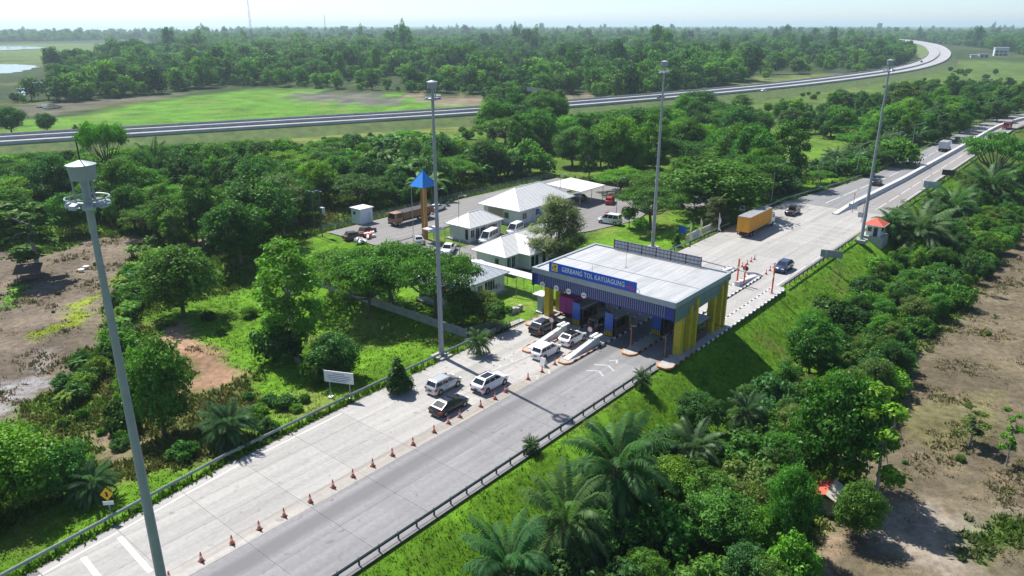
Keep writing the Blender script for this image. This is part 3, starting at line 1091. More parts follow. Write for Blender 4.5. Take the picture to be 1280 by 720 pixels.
def mast(label, u, v):
    t = road_thing('high_mast', label, 'light mast', u, v, 0, group='high mast lights')
    x = W(u, v)
    t.location.z = max(float(hgt(x.x, x.y)), -.1)
    rbox('plinth', CONC, t, -1.0, 1.0, -1.0, 1.0, -.3, .35, .04)
    h = MAST_H
    rings = []
    for k, (z, r) in enumerate(((.35, .33), (9, .29), (9.01, .28), (18, .235), (18.01, .225), (27, .18), (27.01, .17), (h - 3.0, .145))):
        rings.append([(r * math.cos(2 * math.pi * j / 12), r * math.sin(2 * math.pi * j / 12), z) for j in range(12)])
    MB().loft(rings).build('pole', MAST, t)
    MB().tube((0, 0, .35), (0, 0, .42), .62, n=12).build('base_flange', GALV, t)
    head = MB().tube((0, 0, h - 3.0), (0, 0, h - .3), .17, n=12).build('head_column', MAST, t)
    # rain hood
    hood = MB()
    hood.tube((0, 0, h - .68), (0, 0, h), .53, .60, 20)
    hood.build('hood', MAST, t)
    MB().tube((0, 0, h + .003), (0, 0, h + .2), .64, .05, 20).build('hood_roof', CLADL, t)
    MB().tube((0, 0, h + .2), (0, 0, h + 1.0), .03, n=6).build('lightning_rod', DARKPL, t)
    for k in range(3):
        a = 2 * math.pi * k / 3 + .5
        MB().tube((.48 * math.cos(a), .48 * math.sin(a), h - .66), (.48 * math.cos(a), .48 * math.sin(a), h - 1.75), .045, n=6).build('guide_rod', MAST, t)
    # ring
    rr = MB()
    for zz, r in ((h - 1.5, .92), (h - 1.8, .92)):
        for k in range(24):
            a0, a1 = 2 * math.pi * k / 24, 2 * math.pi * (k + 1) / 24
            rr.tube((r * math.cos(a0), r * math.sin(a0), zz), (r * math.cos(a1), r * math.sin(a1), zz), .035, n=5, cap=False)
    for k in range(6):
        a = 2 * math.pi * k / 6
        rr.tube((.15 * math.cos(a), .15 * math.sin(a), h - 1.8), (.92 * math.cos(a), .92 * math.sin(a), h - 1.8), .035, n=5)
        rr.tube((.92 * math.cos(a), .92 * math.sin(a), h - 1.8), (.92 * math.cos(a), .92 * math.sin(a), h - 1.5), .025, n=5)
    ring = rr.build('lamp_ring', GALV, t)
    fl = MB()
    fl.loft([[(-.12, -.17, .0), (.12, -.17, .0), (.12, .17, 0), (-.12, .17, 0)], [(-.2, -.23, -.17), (.2, -.23, -.17), (.2, .23, -.17), (-.2, .23, -.17)]])
    fm = fl.mesh('floodlight', CLADL)
    for k in range(8):
        a = 2 * math.pi * (k + .5) / 8
        o = link('floodlight', fm, ring, (.8 * math.cos(a), .8 * math.sin(a), h - 1.68), a)
        o.rotation_euler = (0, .35, a)
    return t


mast('tall grey light mast crossing the lower left of the picture', 13.0, -36.1)
mast('tall grey light mast on the left verge before the toll gate', 58.9, -60.7)
mast('tall grey light mast on the lawn behind the toll gate', 117.9, -64.6)
mast('tall grey light mast beside the red-roofed guard booth', 148.0, -36.4)

# ------------------------------------------------------------------ guardrails
def guardrail(label, pts, mat, pm, step=2.0, h=.78):
    L = [W(u, v) for u, v in pts]
    t = thing('guardrail', label, 'guardrail', L[0])
    o = L[0].copy()
    prof = [(-.02, h - .32), (.06, h - .26), (.02, h - .17), (.06, h - .07), (-.02, h), (-.05, h), (-.05, h - .32)]
    rings = []
    for i, p in enumerate(L):
        d = (L[min(i + 1, len(L) - 1)] - L[max(i - 1, 0)]).normalized()
        nn = Vector((d.y, -d.x, 0))
        rings.append([(p - o) + nn * a + Vector((0, 0, z)) for a, z in prof])
    MB().loft(rings).build('rail', mat, t)
    me = MB().box(-.06, .06, -.06, .06, -.4, h - .03).mesh('post', pm)
    acc = 0.0
    for i in range(len(L) - 1):
        seg = (L[i + 1] - L[i])
        ll = seg.length
        ang = math.atan2(seg.y, seg.x)
        nn = Vector((seg.y, -seg.x, 0)).normalized()
        while acc < ll:
            p = L[i] + seg * (acc / ll) - nn * .12
            link('post', me, t, p - o, ang)
            acc += step
        acc -= ll
    return t


guardrail('greenish steel guardrail along the left verge before the toll gate',
          [(u, left_edge(u) - .75) for u in range(-26, 74, 5)], RAILG, DARKR, 2.0)
guardrail('shade-toned steel guardrail along the right edge before the toll gate', [(u, -37.95 - .6) for u in range(-26, 74, 9)] + [(73, -38.55)], DARKR, DARKR, 2.0)
guardrail('shade-toned guardrail along the right edge beyond the toll gate', [(u, -37.4) for u in range(112, 149, 6)], DARKR, DARKR, 2.0)
guardrail('shade-toned guardrail running from the red-roofed booth into the distance', [(u, -37.4 + bend(u)) for u in range(158, 420, 10)], DARKR, DARKR, 4.0)
guardrail('greenish guardrail beside the lawn behind the toll gate', [(97, -59.9), (105, -60.3), (115, -60.5), (127, -60.5), (142, -60.5)], RAILG, DARKR, 2.0)
guardrail('grey guardrail along the far left edge of the highway', [(u, left_edge(u) - .7 + bend(u)) for u in range(146, 420, 9)], RAILG, DARKR, 4.0)

# concrete median barrier
ub = [166 + 6 * i for i in range(42)]
rings = []
root = thing('median_barrier', 'long white concrete median barrier starting with a sloped end past the gate', 'barrier', W(166, med(166)))
for i, u in enumerate(ub):
    h = min(.98, .22 + .07 * (u - 166))
    hw = .75
    rings.append([W(u, med(u) + bend(u) + a, z) - W(166, med(166)) for a, z in ((-hw, 0), (-hw * .75, .3), (-hw * .6, h), (hw * .6, h), (hw * .75, .3), (hw, 0))])
MB().loft(rings).build('barrier_wall', CONCW, root)
# white panel wall by the verge on the left behind the gate
t = road_thing('panel_wall', 'low white panel wall on the verge beside the orange truck', 'wall', 126, -62.0, -.1)
for k in range(7):
    MB().box(k * 2.0 + .02, k * 2.0 + 1.98, -.06, .06, .1, 1.35).build('wall_panel', WALLW if k % 3 else M('cream_panel', (.66, .58, .34), .7), t)

# ------------------------------------------------------------------ cones
def make_cone():
    t = thing('traffic_cone', 'x', 'traffic cone', (0, 0, 0))
    bevel(MB().box(-.2, .2, -.2, .2, 0, .05).build('base', BLACKP, t), .015)
    prof = [(.16, .05), (.115, .33), (.085, .52), (.04, .8), (.03, .82)]
    for i, nm in enumerate(('cone_body', 'white_band', 'cone_body', 'cone_tip')):
        (r0, z0), (r1, z1) = prof[i], prof[i + 1]
        MB().tube((0, 0, z0), (0, 0, z1), r0, r1, 12).build(nm, WHITEP if i == 1 else ORANGE, t)
    return t


cone0 = make_cone()
first = [True]


def cone(u, v, label, group):
    t = cone0 if first[0] else copy_tree(cone0)
    first[0] = False
    p = W(u, v, .004)
    t.location = p
    t.rotation_euler = (0, 0, TH + R.uniform(-.5, .5))
    t.scale = (1.05,) * 3
    tag(t, label, 'traffic cone', group)


CU = [17.9, 20.5, 23.1, 25.5, 27.8, 30.4, 33.0, 35.2, 37.5, 39.9, 42.5, 45.5, 47.7, 49.4, 52.5, 54.8, 56.8, 60.9, 63.5, 66.1]
for i, u in enumerate(CU):
    cone(u, -48.35 + R.uniform(-.15, .15), 'orange traffic cone, %s along the mid-road line counted from the bottom' % ORD[i], 'cones along the middle of the road')
for i, (u, v) in enumerate([(115.6, -47.0), (117.6, -47.05), (119.5, -47.0), (121.4, -47.1), (123.0, -47.15)]):
    cone(u, v, 'orange traffic cone, %s of the row of five behind the gate, nearest first' % ORD[i], 'cones behind the gate')
for i, (u, v) in enumerate([(116.4, -42.4), (118.6, -42.6), (120.6, -42.7)]):
    cone(u, v, 'orange traffic cone, %s of three beside the blue car, nearest first' % ORD[i], 'cones beside the blue car')
t = road_thing('notice_board', 'small white A-frame notice board on the road by the second barrier', 'sign', 64.8, -49.3, 0)
MB().add([(-.3, -.35, 0), (-.3, .35, 0), (0, .35, 1.1), (0, -.35, 1.1), (-.26, -.35, 0), (-.26, .35, 0), (.04, .35, 1.1), (.04, -.35, 1.1)],
         [(0, 3, 2, 1), (4, 5, 6, 7), (0, 1, 5, 4), (1, 2, 6, 5), (2, 3, 7, 6), (3, 0, 4, 7)]).build('front_board', WHITEP, t)
MB().add([(.4, -.35, 0), (.4, .35, 0), (.06, .35, 1.1), (.06, -.35, 1.1), (.44, -.35, 0), (.44, .35, 0), (.10, .35, 1.1), (.10, -.35, 1.1)],
         [(0, 1, 2, 3), (7, 6, 5, 4), (4, 5, 1, 0), (5, 6, 2, 1), (6, 7, 3, 2), (7, 4, 0, 3)]).build('rear_board', WHITEP, t)

# ------------------------------------------------------------------ signs
t = road_thing('billboard', 'white notice billboard with blue lines on two posts by the left guardrail', 'sign', 44.0, -61.6, -.15, .45)
bd = MB().box(-.04, .04, -1.75, 1.75, 2.0, 3.35).build('board', WHITEP, t)
TXB = M('faded_blue_ink', (.12, .15, .42), .6)
for (z, w) in ((3.05, .7), (2.82, 1.35), (2.6, 1.4), (2.38, 1.2), (2.2, .9)):
    MB().box(-.047, -.042, -w, w, z - .035, z + .035).build('text_line', TXB, bd)
for y in (-1.2, 1.2):
    MB().tube((.07, y, -.3), (.07, y, 3.2), .06, n=8).build('post', GALV, t)
    MB().box(-.2, .35, y - .25, y + .25, -.1, .16).build('footing', WALLW, t)
t = road_thing('warning_sign', 'yellow diamond warning sign with white plate on a post by the left guardrail', 'sign', 18.4, -59.2, -.1, .85)
MB().tube((0, 0, -.2), (0, 0, 2.9), .045, n=8).build('post', GALV, t)
d = MB().add([(-.05, 0, 1.85), (-.05, .5, 2.45), (-.05, 0, 3.05), (-.05, -.5, 2.45), (-.08, 0, 1.85), (-.08, .5, 2.45), (-.08, 0, 3.05), (-.08, -.5, 2.45)],
             [(0, 1, 2, 3), (7, 6, 5, 4), (0, 4, 5, 1), (1, 5, 6, 2), (2, 6, 7, 3), (3, 7, 4, 0)]).build('diamond', M('sign_yellow', (.80, .45, .01), .5), t)
MB().add([(-.084, -.1, 2.2), (-.084, .1, 2.25), (-.084, .04, 2.5), (-.084, .14, 2.65), (-.084, -.04, 2.72), (-.084, -.12, 2.5)], [(5, 4, 3, 2, 1, 0)]).build('symbol', BLACKP, d)
MB().box(-.075, -.05, -.42, .42, 1.42, 1.78).build('plate', WHITEP, t)


def boxsign(label, u, v, z0, w, h0, h1, mat, turn=0.0, posts=(-.35, .35), split=1):
    p = W(u, v)
    zb = min(0, float(hgt(p.x, p.y)))
    t = road_thing('road_sign', label, 'sign', u, v, zb, turn)
    for k in range(split):
        y0 = -w / 2 + k * w / split
        MB().box(-.04, .04, y0 + .01, y0 + w / split - .01, h0 - zb, h1 - zb).build('panel', mat, t)
    for y in posts:
        MB().tube((.1, y * w, -.3), (.1, y * w, h1 - zb - .05), .06, n=8).build('post', GALV, t)
    return t


SBK = M('sign_back_grey', (.27, .30, .32), .5, .4, var=.1, scale=1.5)
boxsign('wide grey back of a road sign at the right verge behind the gate', 129.5, -36.2, 0, 3.6, 1.0, 2.3, SBK, .3, split=4)
boxsign('pale blue-grey back of a road sign by the right guardrail past the booth', 204, -36.2, 0, 3.6, 1.2, 2.8, M('sign_back_pale', (.34, .42, .48), .5, .3), .2, split=4)
boxsign('black electronic sign board on a post by the right guardrail', 219, -35.6, 0, 2.9, 2.2, 3.6, DARKPL, .3, posts=(0,))
boxsign('small white sign on a post at the left verge near the black pickup', 150, -61.4, 0, 1.3, 1.6, 2.7, WHITEP, .4, posts=(0,))
boxsign('blue square sign on a post beside the grey willow shrub', 127.5, -63.6, 0, 1.9, 1.0, 2.4, BLUES, -.3, posts=(0,))
for k, (u, v) in enumerate(((170, -44.6), (163, -40.6))):
    t = road_thing('road_sign', ('blue-grey sign frame on post just past the median barrier end', 'grey sign frame on post on the road behind the guard booth')[k], 'sign', u, v, 0)
    MB().tube((0, 0, 0), (0, 0, 4.6), .06, n=8).build('post', POSTR, t)
    for j in range(3):
        MB().box(-.04, .04, -.9 + j * .62, -.32 + j * .62, .9, 2.0).build('panel', M('pale_blue_panel', (.30, .38, .46), .5), t)

# ------------------------------------------------------------------ red-roofed guard booth
REDT = M('red_tiles', (.50, .09, .055), .7, var=.2, scale=6, bump=.5)
t = road_thing('guard_booth', 'small white guard booth with red hipped roof beside the highway', 'booth', 154, -35.6, -.05)
t.scale = (.86, .86, .86)
MB().box(-2.6, 2.6, -2.4, 2.4, -2.4, .12).build('platform', CONC, t)
wl = MB().box(-1.7, 1.7, -1.5, 1.5, .12, 2.75).build('wall', WALLW, t)
rf = MB().add([(-2.4, -2.2, 2.7), (2.4, -2.2, 2.7), (2.4, 2.2, 2.7), (-2.4, 2.2, 2.7), (-.4, 0, 4.1), (.4, 0, 4.1)],
              [(0, 1, 5, 4), (1, 2, 5), (2, 3, 4, 5), (3, 0, 4), (3, 2, 1, 0)]).build('roof', REDT, t)
MB().box(-2.44, 2.44, -2.24, 2.24, 2.6, 2.698).build('eaves', WALLW, t)
d = MB().box(-1.74, -1.702, -.9, -.05, .15, 2.15).build('door', DARKPL, wl)
MB().box(-1.74, -1.702, .4, 1.2, 1.1, 2.1).build('window', GLASS, wl)
MB().box(-.8, .8, -1.54, -1.502, 1.1, 2.1).build('window', GLASS, wl)

# ------------------------------------------------------------------ street lamps along the far road
def lamp(u, v, label, side=1):
    p = W(u, v + bend(u))
    t = thing('street_lamp', label, 'street lamp', (p.x, p.y, float(hgt(p.x, p.y))), TH, 'street lamps along the left verge')
    MB().tube((0, 0, 0), (0, 0, 9.0), .11, .06, 8).build('pole', GALV, t)
    mb = MB()
    pr = Vector((0, 0, 8.9))
    for k in range(1, 6):
        a = k / 5 * 1.3
        q = Vector((0, -side * (2.4 * math.sin(a)), 9.0 + .9 * (1 - math.cos(a)) + .25 * k / 5))
        mb.tube(pr, q, .05, n=6)
        pr = q
    mb.build('arm', GALV, t)
    MB().loft([[(-.14, pr.y, pr.z - .05), (.14, pr.y, pr.z - .05), (.14, pr.y, pr.z + .07), (-.14, pr.y, pr.z + .07)],
               [(-.16, pr.y - side * .7, pr.z - .06), (.16, pr.y - side * .7, pr.z - .06), (.16, pr.y - side * .7, pr.z + .03), (-.16, pr.y - side * .7, pr.z + .03)]]).build('lamp_head', CLADL, t)


for i, u in enumerate((168, 191, 214, 240, 268, 300, 334, 366, 395)):
    lamp(u, left_edge(u) - 2.2, 'street lamp with curved arm on the left verge, %s beyond the plaza' % ORD[i])
for i, (px, py, h) in enumerate(((770, 275, 9), (868, 262, 9), (700, 262, 8), (622, 198, 8), (575, 330, 12), (548, 300, 10))):
    x, y, z = at(px, py)
    t = thing('lamp_post', ('slim lamp post beside the umbrella tree behind the lawn', 'slim lamp post near the wide rain tree', 'slim lamp post behind the largest white building',
                            'thin pole at the edge of the thicket behind the yard', 'thin lamp post between the office buildings', 'thin lamp post beside the blue-roofed tower')[i], 'lamp post', (x, y, z), TH)
    MB().tube((0, 0, 0), (0, 0, h), .075, .05, 6).build('pole', GALV, t)
    MB().tube((0, 0, h - .1), (0, -1.3, h + .25), .04, n=5).build('arm', GALV, t)
    MB().box(-.12, .12, -1.8, -1.2, h + .2, h + .32).build('lamp_head', CLADL, t)
# light gantries by the far freeway
for i, (px, py) in enumerate(((258, 330), )):
    pass
for (px, py, lab) in ((668, 131, 'sign gantry at the edge of the far freeway seen from behind'), (1043, 103, 'sign gantry on the far freeway near the bend')):
    x, y, z = at(px, py)
    t = thing('sign_gantry', lab, 'sign', (x, y, z), .7)
    MB().tube((0, 0, 0), (0, 0, 8), .25, n=8).build('pole', GALV, t)
    MB().box(-.2, .2, -6, 6, 7.0, 9.0).build('board', SBK, t)
#@@VEHICLES

# ================================================================== VEHICLES
PAINT = {
    'white': M('paint_white', (.78, .78, .77), .3, var=.02, coat=.6),
    'silver': M('paint_silver', (.52, .54, .55), .3, .35, var=.03, coat=.6),
    'black': M('paint_black', (.012, .012, .014), .25, var=.1, coat=.7),
    'navy': M('paint_navy', (.03, .06, .13), .25, .2, var=.05, coat=.7),
    'grey': M('paint_grey', (.09, .10, .11), .3, .2, var=.05, coat=.6),
    'red': M('paint_red', (.42, .03, .02), .35, var=.05, coat=.5),
}
PLATE = M('number_plate', (.05, .05, .055), .6)
WHEELS = {}


def wheel(t, x, y, r, w=.22, rim=True):
    """tyre with a rim, axle along y"""
    key = (round(r, 2), round(w, 2))
    if key not in WHEELS:
        rg = []
        for yy, rr in ((-w / 2, r * .88), (-w * .42, r), (w * .42, r), (w / 2, r * .88)):
            rg.append([(rr * math.cos(2 * math.pi * k / 18), yy, rr * math.sin(2 * math.pi * k / 18)) for k in range(18)])
        m1 = MB().loft(rg).mesh('tyre', RUBBER)
        m2 = MB().tube((0, -w / 2 - .012, 0), (0, w / 2 + .012, 0), r * .62, n=14).mesh('rim', RIM)
        m3 = MB()
        for k in range(5):
            a = 2 * math.pi * k / 5
            for s in (-1, 1):
                m3.tube((r * .40 * math.cos(a), s * (w / 2 + .006), r * .40 * math.sin(a)), (r * .40 * math.cos(a), s * (w / 2 + .016), r * .40 * math.sin(a)), r * .13, n=6)
        WHEELS[key] = (m1, m2, m3.mesh('rim_gap', BLACKP))
    m1, m2, m3 = WHEELS[key]
    o = link('wheel', m1, t, (x, y, r))
    ri = link('rim', m2, o)
    return o


def car(name, label, cat, paint, u, v, L, Wd, Ht, belt, hood, gh, turn=0.0, zg=.0, roofmat=None, sun=False, rails=False, pickup=None, nose=.62, jit=0.0, group=None, spare=False, loc=None, rz=None):
    """gh = rear glass foot, rear glass top, windscreen top, windscreen foot, as x in metres from the middle"""
    if loc is None:
        t = road_thing(name, label, cat, u, v, zg, turn, group)
    else:
        t = thing(name, label, cat, loc, rz, group)
    hw = Wd / 2
    P = PAINT[paint]
    xr0, xr1, xf1, xf0 = gh
    h2 = L / 2
    # lower body: stations with height of the shoulder and half width
    bedz = belt if pickup is None else pickup
    st = [(-h2, bedz - .16, hw * .86), (-h2 + .07, bedz - .03, hw * .93), (-h2 + .3, bedz, hw * .98), (xr0 + .05, belt if pickup is None else bedz, hw),
          (xf0 - .25, belt, hw), (xf0 + .05, belt - .02, hw), (h2 - .75, hood, hw * .98), (h2 - .28, hood - .08, hw * .93), (h2 - .05, hood - .24, hw * .82), (h2, nose - .12, hw * .76)]
    rings = []
    for i, (x, zt, w) in enumerate(st):
        zb = .24 if 0 < i < len(st) - 1 else .36
        mid = min(.62, zt - .1)
        half = [(w * .90, zb), (w * .99, zb + .12), (w, mid), (w * .97, zt - .07), (w * .90, zt)]
        rings.append([(x, -y, z) for y, z in half] + [(x, y, z) for y, z in half[::-1]])
    MB().loft(rings).build('body', P, t, True)
    # cabin
    rw = hw * .74
    zr = Ht
    cab = MB()
    ring0 = [(xr0, -hw * .93, belt - .03), (xf0, -hw * .93, belt - .03), (xf0, hw * .93, belt - .03), (xr0, hw * .93, belt - .03)]
    ring1 = [(xr1, -rw - .03, zr - .07), (xf1, -rw - .03, zr - .07), (xf1, rw + .03, zr - .07), (xr1, rw + .03, zr - .07)]
    ring2 = [(xr1 + .22, -rw + .12, zr), (xf1 - .22, -rw + .12, zr - .005), (xf1 - .22, rw - .12, zr - .005), (xr1 + .22, rw - .12, zr)]
    cab.loft([ring0, ring1], cap=False)
    cabin = cab.build('cabin', P, t)
    bevel(MB().loft([ring1, ring2]).build('roof', PAINT[roofmat] if roofmat else P, t), .05)
    b, tp = ring0, ring1
    # windscreen, rear window, side windows
    MB().panel([b[1], b[2], tp[2], tp[1]], .05, .95, .06, .95).build('windscreen', GLASS, cabin)
    MB().panel([b[3], b[0], tp[0], tp[3]], .08, .92, .22, .92).build('rear_window', GLASS, cabin)
    n = 2 if pickup is not None or L < 4.2 or xf0 - xr0 < 2.7 else 3
    cuts = [.03, .36, .66, .95] if n == 3 else [.05, .48, .93]
    for (q) in ([b[0], b[1], tp[1], tp[0]], [b[2], b[3], tp[3], tp[2]]):
        for k in range(n):
            c = cuts if q[0] == b[0] else [1 - c for c in cuts[::-1]]
            MB().panel(q, c[k] + .014, c[k + 1] - .014, .16, .88).build('side_window', GLASS, cabin)
    if sun:
        MB().box(xf1 - 1.75, xf1 - .35, -rw * .62, rw * .62, zr + .002, zr + .016).build('sunroof', GLASS, cabin)
    if rails:
        for s in (-1, 1):
            MB().box(xr1 + .1, xf1 - .2, s * rw - .03, s * rw + .03, zr - .03, zr + .05).build('roof_rail', DARKPL, t)
    # wheels with dark arches
    r = .33 if Ht < 1.6 else .36
    for x in (-h2 + L * .19, h2 - L * .185):
        for s in (-1, 1):
            wheel(t, x, s * (hw - .10), r)
            MB().tube((x, s * (hw - .2), r + .02), (x, s * (hw * .995 + .006), r + .02), r + .07, n=18).build('wheel_arch', DARKPL, t)
    for s in (-1, 1):
        zt = bedz - .18
        MB().box(-h2 - .012, -h2 + .25, s * hw * .9 - .13, s * hw * .9 + .08 * (1 if s > 0 else 1), zt - .16, zt + .06).build('tail_light', REDL, t)
        MB().box(h2 - .22, h2 - .04, s * hw * .68 - .2, s * hw * .68 + .2, hood - .26, hood - .13).build('headlight', WHITEL, t)
        MB().box(xf0 - .25, xf0 - .08, s * (hw + .02), s * (hw + .18), belt - .02, belt + .14).build('mirror', P if paint != 'silver' else DARKPL, t)
    MB().box(-h2 - .05, -h2 + .1, -hw * .84, hw * .84, .3, .52).build('rear_bumper', DARKPL if L > 4.5 and paint == 'white' else P, t)
    MB().box(h2 - .12, h2 + .02, -hw * .74, hw * .74, .3, .46).build('front_bumper', DARKPL, t)
    MB().box(-h2 - .066, -h2 - .052, -.24, .24, .58 if pickup is None else .4, .72 if pickup is None else .5).build('number_plate', PLATE, t)
    MB().box(h2 - .02, h2 + .03, -.4, .4, .5, .6).build('grille', DARKPL, t)
    if pickup is not None:
        MB().box(-h2 + .12, xr0 - .05, -hw * .82, hw * .82, bedz - .02, bedz + .004).build('load_bed', DARKPL, t)
    if spare:
        MB().tube((-h2 - .2, 0, .95), (-h2 - .05, 0, .95), .34, n=16).build('spare_wheel', RUBBER, t)
    return t


def suv(label, paint, u, v, turn=0.0, **k):
    return car('car', label, 'car', paint, u, v, 4.7, 1.9, 1.72, 1.14, 1.04, (-2.25, -1.6, .45, 1.3), turn, **k)


def mpv(label, paint, u, v, turn=0.0, **k):
    return car('car', label, 'car', paint, u, v, 4.4, 1.72, 1.70, 1.08, 1.0, (-2.12, -1.8, .45, 1.45), turn, **k)


def sedan(label, paint, u, v, turn=0.0, **k):
    return car('car', label, 'car', paint, u, v, 4.6, 1.82, 1.48, 1.0, .94, (-2.05, -1.05, .1, 1.3), turn, **k)


def pickup_(label, paint, u, v, turn=0.0, **k):
    return car('car', label, 'car', paint, u, v, 5.2, 1.85, 1.78, 1.12, 1.08, (-.75, -.55, .75, 1.4), turn, pickup=1.02, **k)


sedan('black hatchback sedan behind the two white cars, lowest on the road', 'black', 49.9, -50.5)
mpv('silver white minivan at the left, driving beside the black car', 'silver', 52.9, -54.3)
suv('white crossover with dark sunroof driving beside the cones', 'white', 56.6, -50.6, sun=True, rails=True)
mpv('white minivan waiting next to the wedge barriers of the toll island', 'white', 67.6, -50.95)
car('car', 'white compact crossover with black roof entering the second toll lane', 'car', 'white', 73.0, -50.8, 4.2, 1.82, 1.60, 1.06, .98, (-2.02, -1.3, .3, 1.2), roofmat='black')
suv('black boxy car entering the leftmost toll lane', 'black', 73.6, -55.9)
car('car', 'dark off-road car in shade at the toll booth window', 'car', 'grey', 79.8, -50.9, 4.2, 1.85, 1.8, 1.1, 1.05, (-1.98, -1.85, .3, .85), spare=True)
suv('dark blue car coming towards the gate from behind', 'navy', 120.3, -41.0, math.pi)
pickup_('black pickup on the plaza near the left verge ahead of the orange truck', 'black', 160.4, -54.2)
suv('black car beside the median barrier on the far carriageway', 'black', 205.9, -49.2)
suv('dark car farthest up the left carriageway', 'grey', 304.3, -48.4)
for (px, py, lab, p_) in ((1150, 72, 'small dark car on the far freeway bend, upper one', 'grey'), (1152, 77, 'small dark car on the far freeway bend, lower one', 'black'),
                          (955, 115, 'white car on the far freeway left of the bend', 'white'), (826, 123, 'black car on the far freeway behind the third mast', 'black')):
    x, y, z = at(px, py, 1.42)
    x, y, z = at(px, py, 1.42 + fw_lift(y))
    d = np.hypot(FWA[:, 0] - x, FWA[:, 1] - y)
    i = int(d.argmin())
    dv = FWA[min(i + 1, len(FWA) - 1)] - FWA[i - 1]
    car('car', lab, 'car', p_, 0, 0, 4.8, 1.9, 1.8, 1.1, 1.05, (-2.2, -1.75, .55, 1.2), loc=(x, y, 1.43 + fw_lift(y)), rz=math.atan2(dv[1], dv[0]))


def van(label, u, v, turn=0.0, L=5.3, H=2.2, paint='white', cat='van', zg=.02, wrap=None, loc=None, rz=None, light=False):
    t = car('van', label, cat, paint, u, v, L, 1.9, H, 1.15, 1.12, (-L / 2 + .1, -L / 2 + .25, L / 2 - 1.75, L / 2 - .75), turn, zg=zg, loc=loc, rz=rz)
    if light:
        MB().box(.4, .75, -.6, .6, H + .01, H + .16).build('light_bar', REDL, t)
    return t


van('white minibus parked in front of the small hip-roofed office', 101.5, -90.6, math.pi + .25, L=5.6, H=2.35)
van('white van parked in front of the largest office building', 109.2, -90.6, math.pi + .2, L=4.7)
van('white ambulance-like van parked at the forecourt under the umbrella tree', 127.9, -80.5, math.pi / 2 + .15, L=5.0, light=True)
sedan('white car parked behind the brown truck at the edge of the yard', 'white', 113.2, -116.3, .15, zg=.02)
pickup_('white pickup parked beside the small canopy behind the mast', 'white', 91.5, -91.5, math.pi + .5, zg=.02)
sedan('pale car half hidden under the spreading trees by the yard', 'silver', 92.5, -100.5, .9, zg=.02)
sedan('white car parked by the grey-roofed office beneath the trees', 'white', 78.6, -84.0, .2, zg=0)
suv('dark car standing under the trees at the access lane', 'grey', 151, -77, .3, zg=0)


def truck(name, label, u, v, turn, boxmat, topmat, L=9.5, bh=2.6, ribs=True, cabp='white', zg=0.0, rb='rear_door', cabmat=None, open_top=False, low=1.15):
    t = road_thing(name, label, 'truck', u, v, zg, turn)
    hw = 1.22
    CM = cabmat or PAINT[cabp]
    h2 = L / 2 + 1.1
    MB().box(-h2 + .2, h2 - .3, -.45, .45, .6, .95).build('chassis', DARKPL, t)
    b0, b1 = -h2, h2 - 2.35
    box = MB().box(b0 + .03, b1 - .03, -hw + .03, hw - .03, low, low + bh - .02).build('cargo_box', boxmat, t)
    if ribs:
        rm = MB().box(-.06, .06, -.035, .035, 0, bh - .06).mesh('rib', boxmat)
        n = int((b1 - b0) / .55)
        for k in range(n + 1):
            for s in (-1, 1):
                link('rib', rm, box, (b0 + .1 + k * (b1 - b0 - .2) / n, s * hw, low + .02))
    if open_top:
        MB().box(b0 + .15, b1 - .15, -hw + .15, hw - .15, low + bh - .018, low + bh - .012).build('load', DARKPL, box)
    else:
        MB().box(b0, b1, -hw - .02, hw + .02, low + bh - .015, low + bh + .05).build('box_roof', topmat, box)
    for s in (-1, 1):
        MB().box(b0 - .03, b0 + .028, s * .61 - .57, s * .61 + .57, low + .06, low + bh - .1).build(rb, boxmat, box)
        MB().box(b0 - .02, b0 + .1, s * .95 - .15, s * .95 + .15, .7, .9).build('tail_light', REDL, t)
    MB().box(b0 - .02, b0 + .1, -1.1, 1.1, .5, .66).build('rear_bumper', DARKPL, t)
    cx0, cx1 = b1 + .15, h2
    q0 = [(cx0, -1.1, .62), (cx1, -1.1, .62), (cx1, 1.1, .62), (cx0, 1.1, .62)]
    q1 = [(cx0, -1.1, 1.6), (cx1 + .02, -1.1, 1.6), (cx1 + .02, 1.1, 1.6), (cx0, 1.1, 1.6)]
    q2 = [(cx0 + .05, -1.02, 2.75), (cx1 - .3, -1.02, 2.75), (cx1 - .3, 1.02, 2.75), (cx0 + .05, 1.02, 2.75)]
    cab = MB().loft([q0, q1, q2]).build('cab', CM, t)
    bevel(cab, .06)
    MB().panel([q1[1], q1[2], q2[2], q2[1]], .06, .94, .08, .88).build('windscreen', GLASS, cab)
    for q in ([q1[0], q1[1], q2[1], q2[0]], [q1[2], q1[3], q2[3], q2[2]]):
        MB().panel(q, .3, .92, .08, .8).build('side_window', GLASS, cab)
    MB().box(cx1, cx1 + .06, -1.05, 1.05, .45, .75).build('front_bumper', DARKPL, t)
    for s in (-1, 1):
        MB().box(cx1 + .02, cx1 + .05, s * .8 - .18, s * .8 + .18, .8, 1.0).build('headlight', WHITEL, t)
        for x in (h2 - 1.1, -h2 + 1.6, -h2 + 2.75):
            wheel(t, x, s * (hw - .17), .48, .32)
    return t


